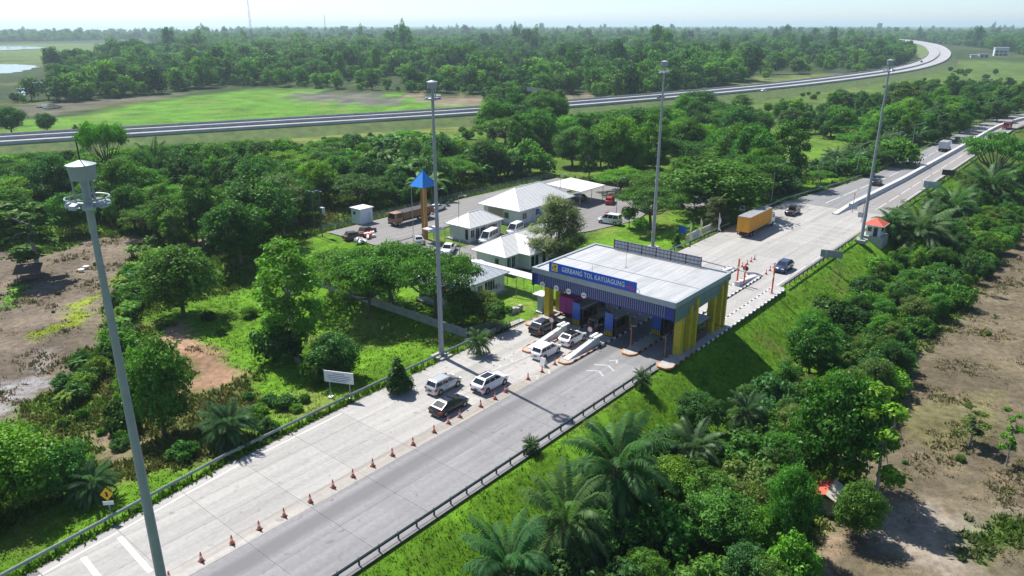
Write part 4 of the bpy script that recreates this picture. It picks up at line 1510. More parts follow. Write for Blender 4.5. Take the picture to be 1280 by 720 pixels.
OBOX = M('orange_container', (.68, .31, .02), .5, var=.06, scale=.8, dirt=(.3, (.5, .22, .03)))
GTOP = M('grey_container_top', (.24, .24, .25), .7, var=.12, scale=.8)
truck('truck', 'orange box container truck with grey top leaving the plaza', 142.0, -54.8, 0, OBOX, GTOP, L=11.4, bh=2.95, cabp='white')
BRN = M('brown_timber_body', (.21, .12, .075), .75, var=.2, scale=1.5, dirt=(.5, (.12, .08, .06)))
BRC = M('brown_cab', (.30, .16, .09), .55, var=.15, scale=1.5, dirt=(.5, (.14, .09, .06)))
truck('truck', 'brown open-bodied truck parked in the yard near the white shed', 102.6, -113.4, math.pi, BRN, BRN, L=8.8, bh=1.5, cabmat=BRC, open_top=True, zg=.02, low=1.2)
PINK = M('magenta_truck_body', (.30, .02, .20), .5, var=.1, scale=.8)
truck('truck', 'magenta covered truck in the shade of the leftmost toll lane', 83.2, -55.9, 0, PINK, PINK, L=7.0, bh=2.3, ribs=False, cabp='grey', low=1.1)
truck('truck', 'white and grey covered truck on the left carriageway beyond the booth', 279.4, -47.9, 0, M('pale_canvas', (.50, .54, .58), .7, var=.1), GTOP, L=6.4, bh=2.0, ribs=False)
truck('truck', 'red truck far away on the right carriageway', 356, -40.6, math.pi, M('red_body', (.45, .06, .04), .6, var=.1), GTOP, L=6.5, bh=1.8, ribs=False, cabp='red')

# wrecked cars and scrap by the yard
RUST = M('rusty_panel', (.13, .075, .055), .8, var=.4, scale=2.5)
for i, (u, v, tn, lab) in enumerate(((90.5, -113.2, .25, 'dark wrecked car without wheels in the scrap pile near the white shed'), (86.6, -112.2, -.2, 'rusty crushed car at the left end of the scrap pile'))):
    t = road_thing('wrecked_car', lab, 'wrecked car', u, v, .02, tn)
    bd = MB().loft([[(-2.2, -.85, .1), (-2.2, .85, .1), (-2.2, .8, .8), (-2.2, -.8, .8)], [(-1.2, -.9, .1), (-1.2, .9, .1), (-1.2, .8, 1.0), (-1.2, -.8, .9)],
                    [(1.0, -.9, .1), (1.0, .9, .1), (1.0, .85, .85), (1.0, -.8, .95)], [(2.2, -.8, .1), (2.2, .8, .1), (2.15, .7, .6), (2.1, -.75, .7)]])
    bd.build('body', RUST, t)
    MB().loft([[(-1.8, -.75, .85), (.8, -.75, .9), (.8, .75, .85), (-1.8, .75, .9)], [(-1.4, -.6, 1.45), (.3, -.65, 1.3), (.3, .6, 1.4), (-1.4, .65, 1.5)]]).build('cabin', DARKPL, t)
for i, (u, v, m_, lab) in enumerate(((88.6, -110.6, ORANGE, 'heap of orange plastic road barriers in the scrap pile'), (85.0, -108.6, CLADL, 'heap of pale rubble at the end of the scrap pile'))):
    t = road_thing('scrap_heap', lab, 'scrap', u, v, .02)
    for k in range(12):
        o = MB().box(-.5, .5, -.2, .2, -.2, .2).build('piece', m_ if k % 3 else WHITEP, t, loc=(R.uniform(-1.2, 1.2), R.uniform(-.9, .9), R.uniform(.2, .8)))
        o.rotation_euler = (R.uniform(-.6, .6), R.uniform(-.6, .6), R.uniform(0, 3))

# ================================================================== OFFICE COMPOUND
def hip_building(name, label, u0, u1, v0, v1, eave, ridge, over, roofmat, wins, run=None, doors=(), porch=None, name_parts=True):
    """walls from u0..u1 and v0..v1 (eaves size), hipped roof with the ridge along u; wins on the road side"""
    L, D = u1 - u0, v1 - v0
    t = road_thing(name, label, 'building', u0, v1)         # local: x along, y from 0 (road side) to D
    MB().box(.2, L - .2, .2, D - .2, -.2, .14).build('plinth', CONC, t)
    wl = MB().box(over, L - over, over, D - over, .14, eave).build('wall', WALLW, t)
    rn = D / 2 if run is None else run
    E_, Rz = eave + .02, ridge
    pts = [(0, 0, E_), (L, 0, E_), (L, D, E_), (0, D, E_), (rn, D / 2, Rz), (L - rn, D / 2, Rz)]
    rf = MB().add(pts + [(x, y, E_ - .14) for x, y, z in pts[:4]], [(0, 1, 5, 4), (1, 2, 5), (2, 3, 4, 5), (3, 0, 4), (9, 8, 7, 6), (0, 6, 7, 1), (1, 7, 8, 2), (2, 8, 9, 3), (3, 9, 6, 0)]).build('roof', roofmat, t)
    # standing seams and ridge caps
    for (a, b) in (((0, 0, E_), pts[4]), ((0, D, E_), pts[4]), ((L, 0, E_), pts[5]), ((L, D, E_), pts[5]), (pts[4], pts[5])):
        MB().tube(Vector(a) + Vector((0, 0, .02)), Vector(b) + Vector((0, 0, .02)), .07, n=5).build('ridge_cap', WHITEP, rf)
    k = .9
    while k < L - .5:
        f = min(1, k / rn, (L - k) / rn)
        for s in (0, 1):
            a = Vector((k, 0 if s == 0 else D, E_ + .015))
            b = Vector((k, D / 2 * f if s == 0 else D - D / 2 * f, E_ + (Rz - E_) * f + .015))
            if f > .15:
                MB().tube(a, b, .03, n=4).build('roof_seam', roofmat, rf)
        k += 1.15
    for x in (L * .42, L * .78):
        MB().box(x, x + .8, over - .4, over - .006, .9, 1.5).build('air_conditioner', CLADL, wl)
    for (x0, x1, z0, z1) in wins:
        w = MB().box(x0, x1, over - .05, over - .004, z0, z1).build('window', GLASS, wl)
        MB().box(x0 - .07, x1 + .07, over - .09, over - .052, z0 - .1, z0 - .01).build('sill', WHITEP, w)
        xm = (x0 + x1) / 2
        MB().box(xm - .035, xm + .035, over - .075, over - .052, z0, z1).build('mullion', WHITEP, w)
    for (y0, y1, z0, z1) in doors:
        MB().box(over - .05, over - .004, y0, y1, z0, z1).build('window', GLASS, wl)
    if porch:
        for x in porch:
            MB().box(x - .12, x + .12, .35, .6, .14, eave - .13).build('porch_column', WALLW, t)
    return t


b1 = hip_building('office_building', 'largest white office building with big hipped roof and blue door', 113.3, 132.6, -104.4, -92.7, 3.3, 6.6, 1.0, ROOFW,
                  [(2.2, 3.4, 1.2, 2.3), (10.5, 12, 1.2, 2.3), (14, 15.6, 1.2, 2.3)], run=5.4, doors=[(3.8, 4.9, 1.1, 2.3)], porch=(5.5, 8.5, 11.5, 14.5, 17.8))
MB().box(6.4, 8.0, .93, .994, .14, 2.5).build('door', M('door_blue', (.03, .10, .36), .4), b1)
MB().box(.94, .994, 5.2, 9.4, .2, 2.9).build('alcove', M('beige_recess', (.36, .30, .24), .8), b1)
hip_building('office_building', 'small white office with hipped roof behind the parked minibus', 98.0, 107.8, -99.0, -92.2, 3.0, 5.0, .7, ROOFW,
             [(1.0, 1.8, .9, 2.3), (2.4, 3.2, .4, 2.4), (3.8, 4.8, .9, 2.3), (6.0, 8.4, 1.0, 2.3)], run=3.2, doors=[(1.2, 1.9, .4, 2.4)], porch=(4.9, 9.2))
b3 = hip_building('office_building', 'white office with two hipped roof ends behind the feathery casuarina', 88.4, 107.0, -83.3, -75.3, 2.9, 5.1, .8, ROOFW,
                  [(1.4, 2.2, .4, 2.3), (2.6, 3.4, .4, 2.3), (14, 15.5, 1.0, 2.2)], run=3.4, doors=[(2.2, 3.0, 1.2, 2.1)])
# projecting wing of that building
mb = MB().box(4.3, 9.7, -1.5, 1.2, .14, 2.88).build('wing_wall', WALLW, b3)
for x0 in (4.9, 6.0, 8.0):
    MB().box(x0, x0 + .8, -1.55, -1.504, .4, 2.3).build('window', GLASS, mb)
q = [(3.6, -2.2, 2.92), (10.4, -2.2, 2.92), (10.4, 3.9, 2.92), (3.6, 3.9, 2.92), (7.0, 1.0, 4.95), (7.0, 3.98, 5.06)]
MB().add(q + [(x, y, 2.78) for x, y, z in q[:4]], [(0, 1, 4), (1, 2, 5, 4), (3, 0, 4, 5), (2, 3, 5), (0, 6, 7, 1), (1, 7, 8, 2), (3, 9, 6, 0), (9, 8, 7, 6)]).build('wing_roof', ROOFW, b3)
hip_building('office_building', 'low white office with grey hipped roof nearest the gate by the spreading trees', 70.5, 83.2, -78.2, -70.0, 3.0, 4.7, .6, ROOFG,
             [(6.0, 6.9, 1.0, 2.2), (7.6, 8.6, .9, 2.4), (8.75, 9.7, .9, 2.4)], run=3.9)
# covered walkway
t = road_thing('covered_walkway', 'long flat white canopy over the walkway to the toll gate', 'walkway', 82.6, -61.2)
for k in range(6):
    MB().box(0, 2.3, k * 3.0 + .01, k * 3.0 + 2.99, 2.75, 2.9).build('roof_panel', ROOFW, t)
for k in range(6):
    for x in (.2, 2.1):
        MB().tube((x, .4 + k * 3.4, 0), (x, .4 + k * 3.4, 2.75), .05, n=6).build('post', GALV, t)
# white carport
t = road_thing('carport', 'white flat-roofed carport behind the largest office building', 'carport', 136, -93.5)
MB().add([(0, 0, 3.4), (10, 0, 3.4), (10, 10, 3.9), (0, 10, 3.9), (0, 0, 3.55), (10, 0, 3.55), (10, 10, 4.05), (0, 10, 4.05)],
         [(0, 3, 2, 1), (4, 5, 6, 7), (0, 1, 5, 4), (1, 2, 6, 5), (2, 3, 7, 6), (3, 0, 4, 7)]).build('roof', ROOFW, t)
for x in (.3, 5, 9.7):
    for y in (.4, 9.6):
        MB().tube((x, y, 0), (x, y, 3.45), .08, n=6).build('post', GALV, t)
suv('dark car in the shade of the white carport', 'grey', 141, -98, 1.6, zg=.02)
mpv('red car parked beneath the front edge of the carport', 'red', 143.6, -90.5, .4, zg=.02)
# small white canopy and a dome tent
t = road_thing('canopy', 'small flat white canopy on thin posts left of the small office', 'canopy', 93.2, -96.8)
MB().box(0, 3.0, 0, 3.4, 2.5, 2.66).build('roof', ROOFW, t)
for x in (.15, 2.85):
    for y in (.15, 3.25):
        MB().tube((x, y, 0), (x, y, 2.5), .05, n=6).build('post', GALV, t)
t = road_thing('water_tank', 'rounded white water tank beside the walkway roof', 'water tank', 86.3, -79.0)
rg = []
for k in range(7):
    a = k / 6 * math.pi / 2
    rg.append([(1.15 * math.cos(a) * math.cos(b), 1.15 * math.cos(a) * math.sin(b), 1.5 + .75 * math.sin(a)) for b in [2 * math.pi * j / 14 for j in range(14)]])
MB().loft([[(x * 1.0, y * 1.0, 0) for x, y, z in rg[0]]] + rg[:-1]).build('tank', WALLW, t, True)
MB().tube((0, 0, 2.2), (0, 0, 2.32), .3, n=10).build('lid', WHITEP, t)
# small white shed
t = road_thing('equipment_shed', 'small pale blue-white equipment shed near the brown truck', 'shed', 95.6, -120.8)
wl = MB().box(-1.6, 1.6, -1.5, 1.5, 0, 3.1).build('wall', M('pale_blue_wall', (.58, .68, .74), .6, var=.05), t)
MB().box(-1.85, 1.85, -1.75, 1.75, 3.1, 3.28).build('roof', ROOFW, t)
MB().box(-1.66, -1.604, .1, .75, 1.9, 2.5).build('vent', DARKPL, wl)
MB().box(.3, 1.2, -1.56, -1.504, .1, 2.2).build('door', M('pale_door', (.46, .55, .6), .6), wl)
# blue-roofed tower
BTILE = M('blue_roof', (.02, .20, .60), .45, var=.08)
t = road_thing('roofed_tower', 'orange pillar tower with pyramidal bright blue roof in the compound', 'tower', 95.3, -101.6)
OP = M('orange_pillar', (.36, .15, .04), .7, var=.12)
MB().box(-.42, .42, -.42, .42, 0, 10.2).build('pillar', OP, t)
rf = MB().add([(-1.9, -1.9, 10.4), (1.9, -1.9, 10.4), (1.9, 1.9, 10.4), (-1.9, 1.9, 10.4), (0, 0, 13.3)], [(0, 1, 4), (1, 2, 4), (2, 3, 4), (3, 0, 4), (3, 2, 1, 0)]).build('roof', BTILE, t)
for (a, b) in ((-1.9, -1.9), (1.9, -1.9), (1.9, 1.9), (-1.9, 1.9)):
    MB().tube((a, b, 10.42), (0, 0, 13.32), .06, n=5).build('ridge_cap', BTILE, rf)
MB().box(-1.3, 1.3, -1.3, 1.3, 10.15, 10.39).build('platform', RUST, t)
MB().tube((0, 0, 13.3), (0, 0, 13.9), .05, .02, 6).build('finial', GALV, t)
YL = M('yellow_pole', (.55, .42, .03), .5)
for (x, y, m_) in ((1.6, -1.6, YL), (1.6, 1.6, GALV), (-1.6, -1.6, YL), (-1.6, 1.6, GALV)):
    MB().tube((x, y, 0), (x, y, 10.4), .055, n=6).build('post', m_, t)

# compound wall and wire fence
t = road_thing('compound_wall', 'low grey compound wall running below the spreading trees', 'wall', 65.4, -62.5, -.2)
me = MB().box(-.08, .08, .02, 2.46, 0, 1.25).mesh('wall_panel', CONC)
mp = MB().box(-.13, .13, -.12, .12, 0, 1.45).mesh('wall_post', CONC)
for k in range(17):
    link('wall_panel', me, t, (0, .1 + k * 2.48, 0))
    link('wall_post', mp, t, (0, .1 + k * 2.48, 0))


def wire_fence(label, pts, h=1.5):
    L = [W(u, v) for u, v in pts]
    t = thing('wire_fence', label, 'fence', L[0])
    mb = MB()
    for i in range(len(L) - 1):
        a, b = L[i] - L[0], L[i + 1] - L[0]
        n = max(1, int((b - a).length / 2.2))
        for k in range(n + 1):
            p = a.lerp(b, k / n)
            MB().tube((p.x, p.y, -.2), (p.x, p.y, h), .04, n=6).build('post', GALV, t)
        for z in np.arange(.12, h, .16):
            mb.tube((a.x, a.y, z), (b.x, b.y, z), .012, n=3)
        m = int((b - a).length / .22)
        for k in range(m):
            p = a.lerp(b, k / m)
            mb.tube((p.x, p.y, .05), (p.x, p.y, h - .05), .010, n=3)
    mb.build('wire_mesh', GALV, t)


wire_fence('wire mesh fence from the compound wall to the left toll island', [(65.6, -62.2), (68.5, -61.5), (74, -60.6)])
wire_fence('wire mesh fence on the lawn between the office and the toll gate', [(80.8, -69.5), (82.2, -65), (83.5, -60.4)], 1.7)
wire_fence('long wire fence along the back of the yard', [(86, -121.5), (124, -121.5), (160, -119.5)], 1.4)
t = road_thing('planter', 'small stone block planter on the lawn left of the gate', 'planter', 75.2, -63.4)
for k in range(4):
    MB().box(k * .7, k * .7 + .66, -.3, .3, 0, .55 + .2 * (k % 2)).build('block', CONC, t)
t = road_thing('control_cabinet', 'pale blue control cabinet with white cap beside the left yellow columns', 'cabinet', 79.2, -60.7)
MB().box(-.45, .45, -.4, .4, .1, 2.6).build('cabinet', M('cabinet_blue', (.30, .42, .52), .5), t)
MB().box(-1.0, 1.0, -.9, .9, 2.6, 2.75).build('cap', WALLW, t)
MB().box(-.7, .7, -.6, .6, -.1, .1).build('base', WALLW, t)
# feather flags on the lawn
FLAGY = M('flag_pale_yellow', (.72, .68, .40), .8)
for i, (px, py) in enumerate(((861, 306), (874, 300), (897, 293))):
    x, y, z = at(px, py)
    t = thing('feather_flag', 'pale yellow feather flag on the lawn, %s from the left' % ORD[i], 'flag', (x, y, z), TH, 'feather flags')
    MB().tube((0, 0, 0), (0, 0, 4.4), .035, .02, 6).build('pole', WHITEP, t)
    rg = []
    for k in range(9):
        s = k / 8
        w = .75 * (1 - s * .55) * (.7 + .3 * math.sin(s * 9 + i))
        xx = .12 * math.sin(s * 7 + i * 2)
        rg.append([(.02, 0, 1.0 + 3.3 * s), (xx, -w, .9 + 3.3 * s - .12), (xx + .012, -w, .9 + 3.3 * s - .12), (.034, 0, 1.0 + 3.3 * s)])
    MB().loft(rg).build('flag_cloth', FLAGY if i < 2 else WHITEP, t)
# utility poles left of the yard
for i, (px, py) in enumerate(((394, 296), (403, 296))):
    x, y, z = at(px, py)
    t = thing('utility_pole', ('dark utility pole left of the yard, nearer the red soil', 'dark utility pole with transformer box left of the yard')[i], 'pole', (x, y, z), TH)
    MB().tube((0, 0, 0), (0, 0, 9.5), .12, .09, 8).build('pole', M('dark_pole', (.09, .095, .10), .7), t)
    MB().box(-.06, .06, -1.0, 1.0, 9.0, 9.12).build('crossarm', GALV, t)
    if i:
        MB().box(.1, .8, -.5, .5, 4.6, 5.8).build('transformer', GALV, t)
# field hut on the left
x, y, z = at(38, 350)
t = thing('field_hut', 'small open thatched field hut under the lone tree on bare ground', 'hut', (x, y, z), .35)
THA = M('old_thatch', (.10, .085, .065), .9, var=.35, scale=5, bump=.8)
for (a, b) in ((-1.5, -1.1), (1.5, -1.1), (1.5, 1.1), (-1.5, 1.1)):
    MB().tube((a, b, 0), (a, b, 2.1 if b > 0 else 1.7), .06, n=6).build('post', BARK, t)
MB().add([(-2, -1.6, 1.6), (2, -1.6, 1.6), (2, 1.6, 2.4), (-2, 1.6, 2.4), (-2, -1.6, 1.7), (2, -1.6, 1.7), (2, 1.6, 2.5), (-2, 1.6, 2.5)],
         [(0, 3, 2, 1), (4, 5, 6, 7), (0, 1, 5, 4), (1, 2, 6, 5), (2, 3, 7, 6), (3, 0, 4, 7)]).build('roof', THA, t)
MB().box(-1.5, 1.5, -1.1, 1.1, .55, .65).build('floor', BARK, t)
# hut with red roof on the right field
x, y, z = at(1034, 634)
t = thing('field_shed', 'small shed with red and pale sheet roof half hidden by the round tree', 'shed', (x, y, z), .9)
MB().box(-1.3, 1.3, -1.0, 1.0, 0, 1.7).build('wall', M('plank_wall', (.30, .26, .21), .9, var=.3), t)
MB().add([(-1.6, -1.3, 1.65), (1.6, -1.3, 1.65), (1.6, 0, 2.3), (-1.6, 0, 2.3), (-1.6, -1.3, 1.72), (1.6, -1.3, 1.72), (1.6, 0, 2.37), (-1.6, 0, 2.37)],
         [(0, 3, 2, 1), (4, 5, 6, 7), (0, 1, 5, 4), (1, 2, 6, 5), (2, 3, 7, 6), (3, 0, 4, 7)]).build('roof_sheet', M('pale_sheet', (.52, .47, .38), .7), t)
MB().add([(-1.6, 0.005, 2.3), (1.6, 0.005, 2.3), (1.6, 1.3, 1.65), (-1.6, 1.3, 1.65), (-1.6, 0.005, 2.37), (1.6, 0.005, 2.37), (1.6, 1.3, 1.72), (-1.6, 1.3, 1.72)],
         [(0, 3, 2, 1), (4, 5, 6, 7), (0, 1, 5, 4), (1, 2, 6, 5), (2, 3, 7, 6), (3, 0, 4, 7)]).build('roof_sheet', REDT, t)
# goats resting on the bare field are two pale specks: feeding tubs
for i, (px, py) in enumerate(((102, 340), (108, 336))):
    x, y, z = at(px, py)
    t = thing('feed_tub', ('pale round feed tub on the shaded bare field, left one', 'pale round feed tub on the shaded bare field, right one')[i], 'tub', (x, y, z), 0, 'feed tubs')
    MB().loft([[(.35 * math.cos(a), .35 * math.sin(a), 0) for a in [2 * math.pi * j / 12 for j in range(12)]], [(.5 * math.cos(a), .5 * math.sin(a), .5) for a in [2 * math.pi * j / 12 for j in range(12)]]]).build('tub', WHITEP, t)
    MB().tube((0, 0, .5), (0, 0, .54), .53, n=12).build('rim', WALLW, t)

# distant buildings and masts
for i, (px, py, w, d, h, lab) in enumerate(((1250, 70, 17, 10, 11, 'white multi-storey house with flat roof beyond the freeway bend'), (1229, 72, 11, 7, 4, 'low pale house left of the tall white building beyond the bend'),
                                            (1217, 72, 8, 6, 3, 'small pale shed farthest left of the houses beyond the bend'))):
    x, y, z = at(px, py)
    t = thing('house', lab, 'building', (x, y, z), -.35)
    wl = MB().box(-w / 2, w / 2, -d / 2, d / 2, 0, h).build('wall', WALLW, t)
    MB().box(-w / 2 - .5, w / 2 + .5, -d / 2 - .5, d / 2 + .5, h, h + .8).build('roof', ROOFW if i != 1 else ROOFG, t)
    for fl in range(int(h // 4)):
        for k in range(int(w // 5)):
            MB().box(-w / 2 + 1.5 + k * 5, -w / 2 + 4.8 + k * 5, -d / 2 - .12, -d / 2 - .02, 1 + fl * 4, 3.2 + fl * 4).build('window', GLASS, wl)
for i, (px, yy, ztop, lab) in enumerate(((338, 900, 78, 'tall lattice radio mast rising above the woods on the left'), (424, 1500, 62, 'distant lattice radio mast right of the tall one'))):
    xx = (px - 640) * math.hypot(yy, 30) / 925 * 1.02
    t = thing('radio_mast', lab, 'radio mast', (xx, yy, -2.5), .4)
    b = 1.3
    LAT = M('lattice_steel', (.22, .20, .20), .6, .3)
    for (a, c) in ((-b, -b), (b, -b), (b, b), (-b, b)):
        MB().tube((a, c, 0), (a * .25, c * .25, ztop), .14, .09, 5).build('leg', LAT, t)
    mb = MB()
    n = 16
    for k in range(n):
        z0, z1 = ztop * k / n, ztop * (k + 1) / n
        f0, f1 = 1 - .75 * k / n, 1 - .75 * (k + 1) / n
        cs = [(-b, -b), (b, -b), (b, b), (-b, b)]
        for j in range(4):
            p, q = cs[j], cs[(j + 1) % 4]
            mb.tube((p[0] * f0, p[1] * f0, z0), (q[0] * f1, q[1] * f1, z1), .06, n=3)
    mb.build('bracing', LAT, t)
#@@VEGETATION

# ================================================================== VEGETATION
def leaf_mesh(name, C, Nn, size, tint, mat, aspect=.5, droop=.0, T=None):
    """one small folded leaf spray per centre: four corners, two triangles"""
    n = len(C)
    Nn = Nn / np.maximum(np.linalg.norm(Nn, axis=1, keepdims=True), 1e-6)
    if T is None:
        T = RNG.normal(size=(n, 3))
    T = T - Nn * (T * Nn).sum(1, keepdims=True)
    T /= np.maximum(np.linalg.norm(T, axis=1, keepdims=True), 1e-6)
    B = np.cross(Nn, T)
    s = size[:, None]
    v0 = C - T * s
    v1 = C + B * s * aspect + Nn * s * .12
    v2 = C + T * s - np.array([0, 0, 1]) * s * droop
    v3 = C - B * s * aspect + Nn * s * .12
    V = np.stack([v0, v1, v2, v3], 1).reshape(-1, 3)
    F = np.arange(4 * n).reshape(n, 4)
    me = bpy.data.meshes.new(name)
    me.vertices.add(len(V))
    me.vertices.foreach_set('co', V.astype(np.float32).ravel())
    me.loops.add(4 * n)
    me.loops.foreach_set('vertex_index', F.ravel().astype(np.int32))
    me.polygons.add(n)
    me.polygons.foreach_set('loop_start', (np.arange(n) * 4).astype(np.int32))
    me.update(calc_edges=True)
    a = me.attributes.new('tint', 'FLOAT', 'POINT')
    a.data.foreach_set('value', np.repeat(tint, 4).astype(np.float32))
    me.materials.append(mat)
    return me


def crown_mesh(name, lobes, nleaf, size, mat, aspect=.5, droop=.25, shell=.5, up=.6, rough=.35):
    """leaves through the volume of many lobes (cx,cy,cz,rx,ry,rz)"""
    lobes = np.array(lobes, float)
    area = (lobes[:, 3] * lobes[:, 4] + lobes[:, 3] * lobes[:, 5]) ** 1.0
    cnt = np.maximum(4, (nleaf * area / area.sum()).astype(int))
    Cs, Ns, ti = [], [], []
    for lb, c in zip(lobes, cnt):
        d = RNG.normal(size=(c, 3))
        d[:, 2] += .25
        d /= np.linalg.norm(d, axis=1, keepdims=True)
        # uneven lobe outline
        ph = RNG.uniform(0, 6.28, 3)
        w = 1 + rough * (np.sin(d[:, 0] * 4 + ph[0]) * np.sin(d[:, 1] * 4 + ph[1]) + .5 * np.sin(d[:, 2] * 7 + ph[2]))
        r = (shell + (1 - shell) * RNG.uniform(0, 1, c) ** .7) * w
        p = lb[:3] + d * r[:, None] * lb[3:6]
        Cs.append(p)
        Ns.append(d * .7 + np.array([0, 0, up]) + RNG.normal(size=(c, 3)) * .55)
        base = RNG.uniform(.25, .7)
        ti.append(np.clip(base + RNG.normal(0, .16, c) + .12 * (d[:, 2]), 0, 1))
    C, Nn, t = np.concatenate(Cs), np.concatenate(Ns), np.concatenate(ti)
    s = size * RNG.uniform(.6, 1.35, len(C))
    return leaf_mesh(name, C, Nn, s, t, mat, aspect, droop)


def trunk_mesh(name, h, r, tips, mat, lean=.15, fork=.45):
    mb = MB()
    pts = [Vector((0, 0, -.4))]
    n = 4
    for k in range(1, n + 1):
        pts.append(Vector((R.uniform(-lean, lean) * k / n, R.uniform(-lean, lean) * k / n, h * fork * k / n)))
    for k in range(n):
        f0, f1 = 1 - .35 * k / n, 1 - .35 * (k + 1) / n
        if k == 0:
            f0 = 1.25
        mb.tube(pts[k], pts[k + 1], r * f0, r * f1, 8, cap=False)
    top = pts[-1]
    for tip in tips:
        tip = Vector(tip)
        mid = top.lerp(tip, .5) + Vector((R.uniform(-.3, .3), R.uniform(-.3, .3), -.1 * (tip - top).length))
        st = top if R.random() < .6 else pts[-2].lerp(top, .5)
        mb.tube(st, mid, r * .45, r * .28, 6, cap=False)
        mb.tube(mid, tip, r * .28, r * .08, 5, cap=False)
    return mb.mesh(name, mat, True)


def lobes_round(n, cz, R_, rz, lr):
    out = [(0, 0, cz, R_ * .55, R_ * .55, rz * .6)]
    for k in range(n):
        a = k * 2.399 + R.uniform(-.3, .3)
        zf = 1 - 2 * (k + .5) / n
        rr = math.sqrt(max(0, 1 - zf * zf)) * .78
        q = R.uniform(.8, 1.12)
        l = lr * R.uniform(.7, 1.3)
        out.append((R_ * rr * q * math.cos(a), R_ * rr * q * math.sin(a), cz + rz * zf * .72 * q, l, l, l * R.uniform(.6, .85)))
    return out


PROTO = {}          # kind -> list of (trunk mesh, crown mesh, height, width)


def proto(kind, lobes, nleaf, size, h, w, r, trunkmat=BARK, tips=9, fork=.4, mat=None, **k):
    cm = crown_mesh('crown', lobes, nleaf, size, mat or LEAF, **k)
    tp = [l[:3] for l in lobes[1:]]
    R.shuffle(tp)
    tm = trunk_mesh('trunk', h, r, tp[:tips], trunkmat, fork=fork)
    PROTO.setdefault(kind, []).append((tm, cm, h, w))


for _ in range(4):
    proto('round', lobes_round(24, 5.5, 4.0, 4.1, 1.5), 12500, .195, 10, 9.4, .26)
for _ in range(3):
    lb = []
    for k in range(17):
        z = 3.5 + 9.4 * (k / 16)
        rr = 2.6 * math.sin(math.pi * min(1, (z - 1.8) / 12.6)) ** .8
        a = k * 2.4 + R.uniform(-.4, .4)
        l = R.uniform(1.0, 1.7)
        lb.append((rr * math.cos(a) * .85, rr * math.sin(a) * .85, z, l, l, l * .75))
    proto('tall', lb, 8600, .20, 14, 7.6, .24, BARKP, tips=12, fork=.55, shell=.3)
for _ in range(3):
    lb = []
    for k in range(30):
        a = k * 2.399
        rr = 6.0 * math.sqrt((k + .5) / 30)
        l = R.uniform(1.2, 1.9)
        lb.append((rr * math.cos(a), rr * math.sin(a), 5.9 - .035 * rr * rr + R.uniform(-.5, .4), l, l, l * .36))
    proto('umbrella', lb, 13000, .18, 7, 14.5, .34, BARK, tips=22, fork=.35, shell=.35, up=1.0, aspect=.42)
lb = []
for k in range(34):
    z = 1.8 + 8.8 * (k / 33)
    rr = 3.3 * (1 - ((z - 4.2) / 7.2) ** 2 * .85) if z > 4.2 else 2.4 + .35 * (z - 1.8)
    a = k * 2.4
    q = R.uniform(.35, 1)
    lb.append((rr * q * math.cos(a), rr * q * math.sin(a), z, 1.3, 1.3, .9))
proto('casuarina', lb, 10500, .42, 11, 8.4, .2, BARK, tips=16, fork=.75, aspect=.09, shell=.15, droop=-.2, up=1.2)
for _ in range(2):
    lb = []
    for k in range(12):
        z = 3.2 + 6.6 * k / 11
        a = k * 2.4
        rr = R.uniform(.4, 1.5)
        l = R.uniform(.55, 1.0)
        lb.append((rr * math.cos(a), rr * math.sin(a), z, l, l, l * .6))
    proto('slim', lb, 2600, .2, 10, 4.4, .14, BARKP, tips=11, fork=.7, shell=.2)
for _ in range(4):
    lb = []
    for k in range(11):
        a = k * 2.4
        rr = 1.5 * math.sqrt((k + .3) / 11)
        l = R.uniform(.55, .95)
        lb.append((rr * math.cos(a), rr * math.sin(a), .75 + R.uniform(0, 1.25) * (1 - rr / 2.4), l, l, l * .8))
    proto('bush', lb, 3600, .145, 2.8, 4.4, .07, BARK, tips=8, fork=.3)
lb = lobes_round(14, 2.6, 1.25, 1.15, .55)
proto('topiary', lb, 2600, .13, 3.9, 3.2, .08, BARK, tips=6, fork=.4, shell=.7, rough=.1)
lb = [(0, 0, .6 + .35 * k, .55 - .09 * k, .55 - .09 * k, .35) for k in range(5)]
proto('cone_shrub', lb, 900, .12, 2.4, 1.2, .06, BARK, tips=3, fork=.3, shell=.6, rough=.1)
for _ in range(6):
    proto('far', lobes_round(12, 5.3, 3.7, 4.2, 1.7), 1400, .46, 10.4, 9.4, .25, BARK, tips=5, mat=LEAFR)


def frond_leaves(base, az, el0, length, curl, nl, lw, ll):
    """one pinnate frond: rachis arc with leaflets; returns centres, normals, directions, sizes"""
    out = []
    p = Vector(base)
    el = el0
    d_h = Vector((math.cos(az), math.sin(az), 0))
    side = Vector((-math.sin(az), math.cos(az), 0))
    rach = [p.copy()]
    for k in range(nl):
        s = k / nl
        el -= curl / nl * (0.5 + s)
        d = d_h * math.cos(el) + Vector((0, 0, math.sin(el)))
        p = p + d * (length / nl)
        rach.append(p.copy())
        if s < .1:
            continue
        l = ll * math.sin(math.pi * min(1, .12 + s * .86)) ** .6
        for sg in (-1, 1):
            t = (side * sg * .82 + d * .55 + Vector((0, 0, -.28 + .12 * sg * R.uniform(-1, 1)))).normalized()
            c = p + t * l * .5
            nrm = t.cross(d).normalized()
            if nrm.z < 0:
                nrm = -nrm
            out.append((c, nrm, t, l * .5))
    return out, rach


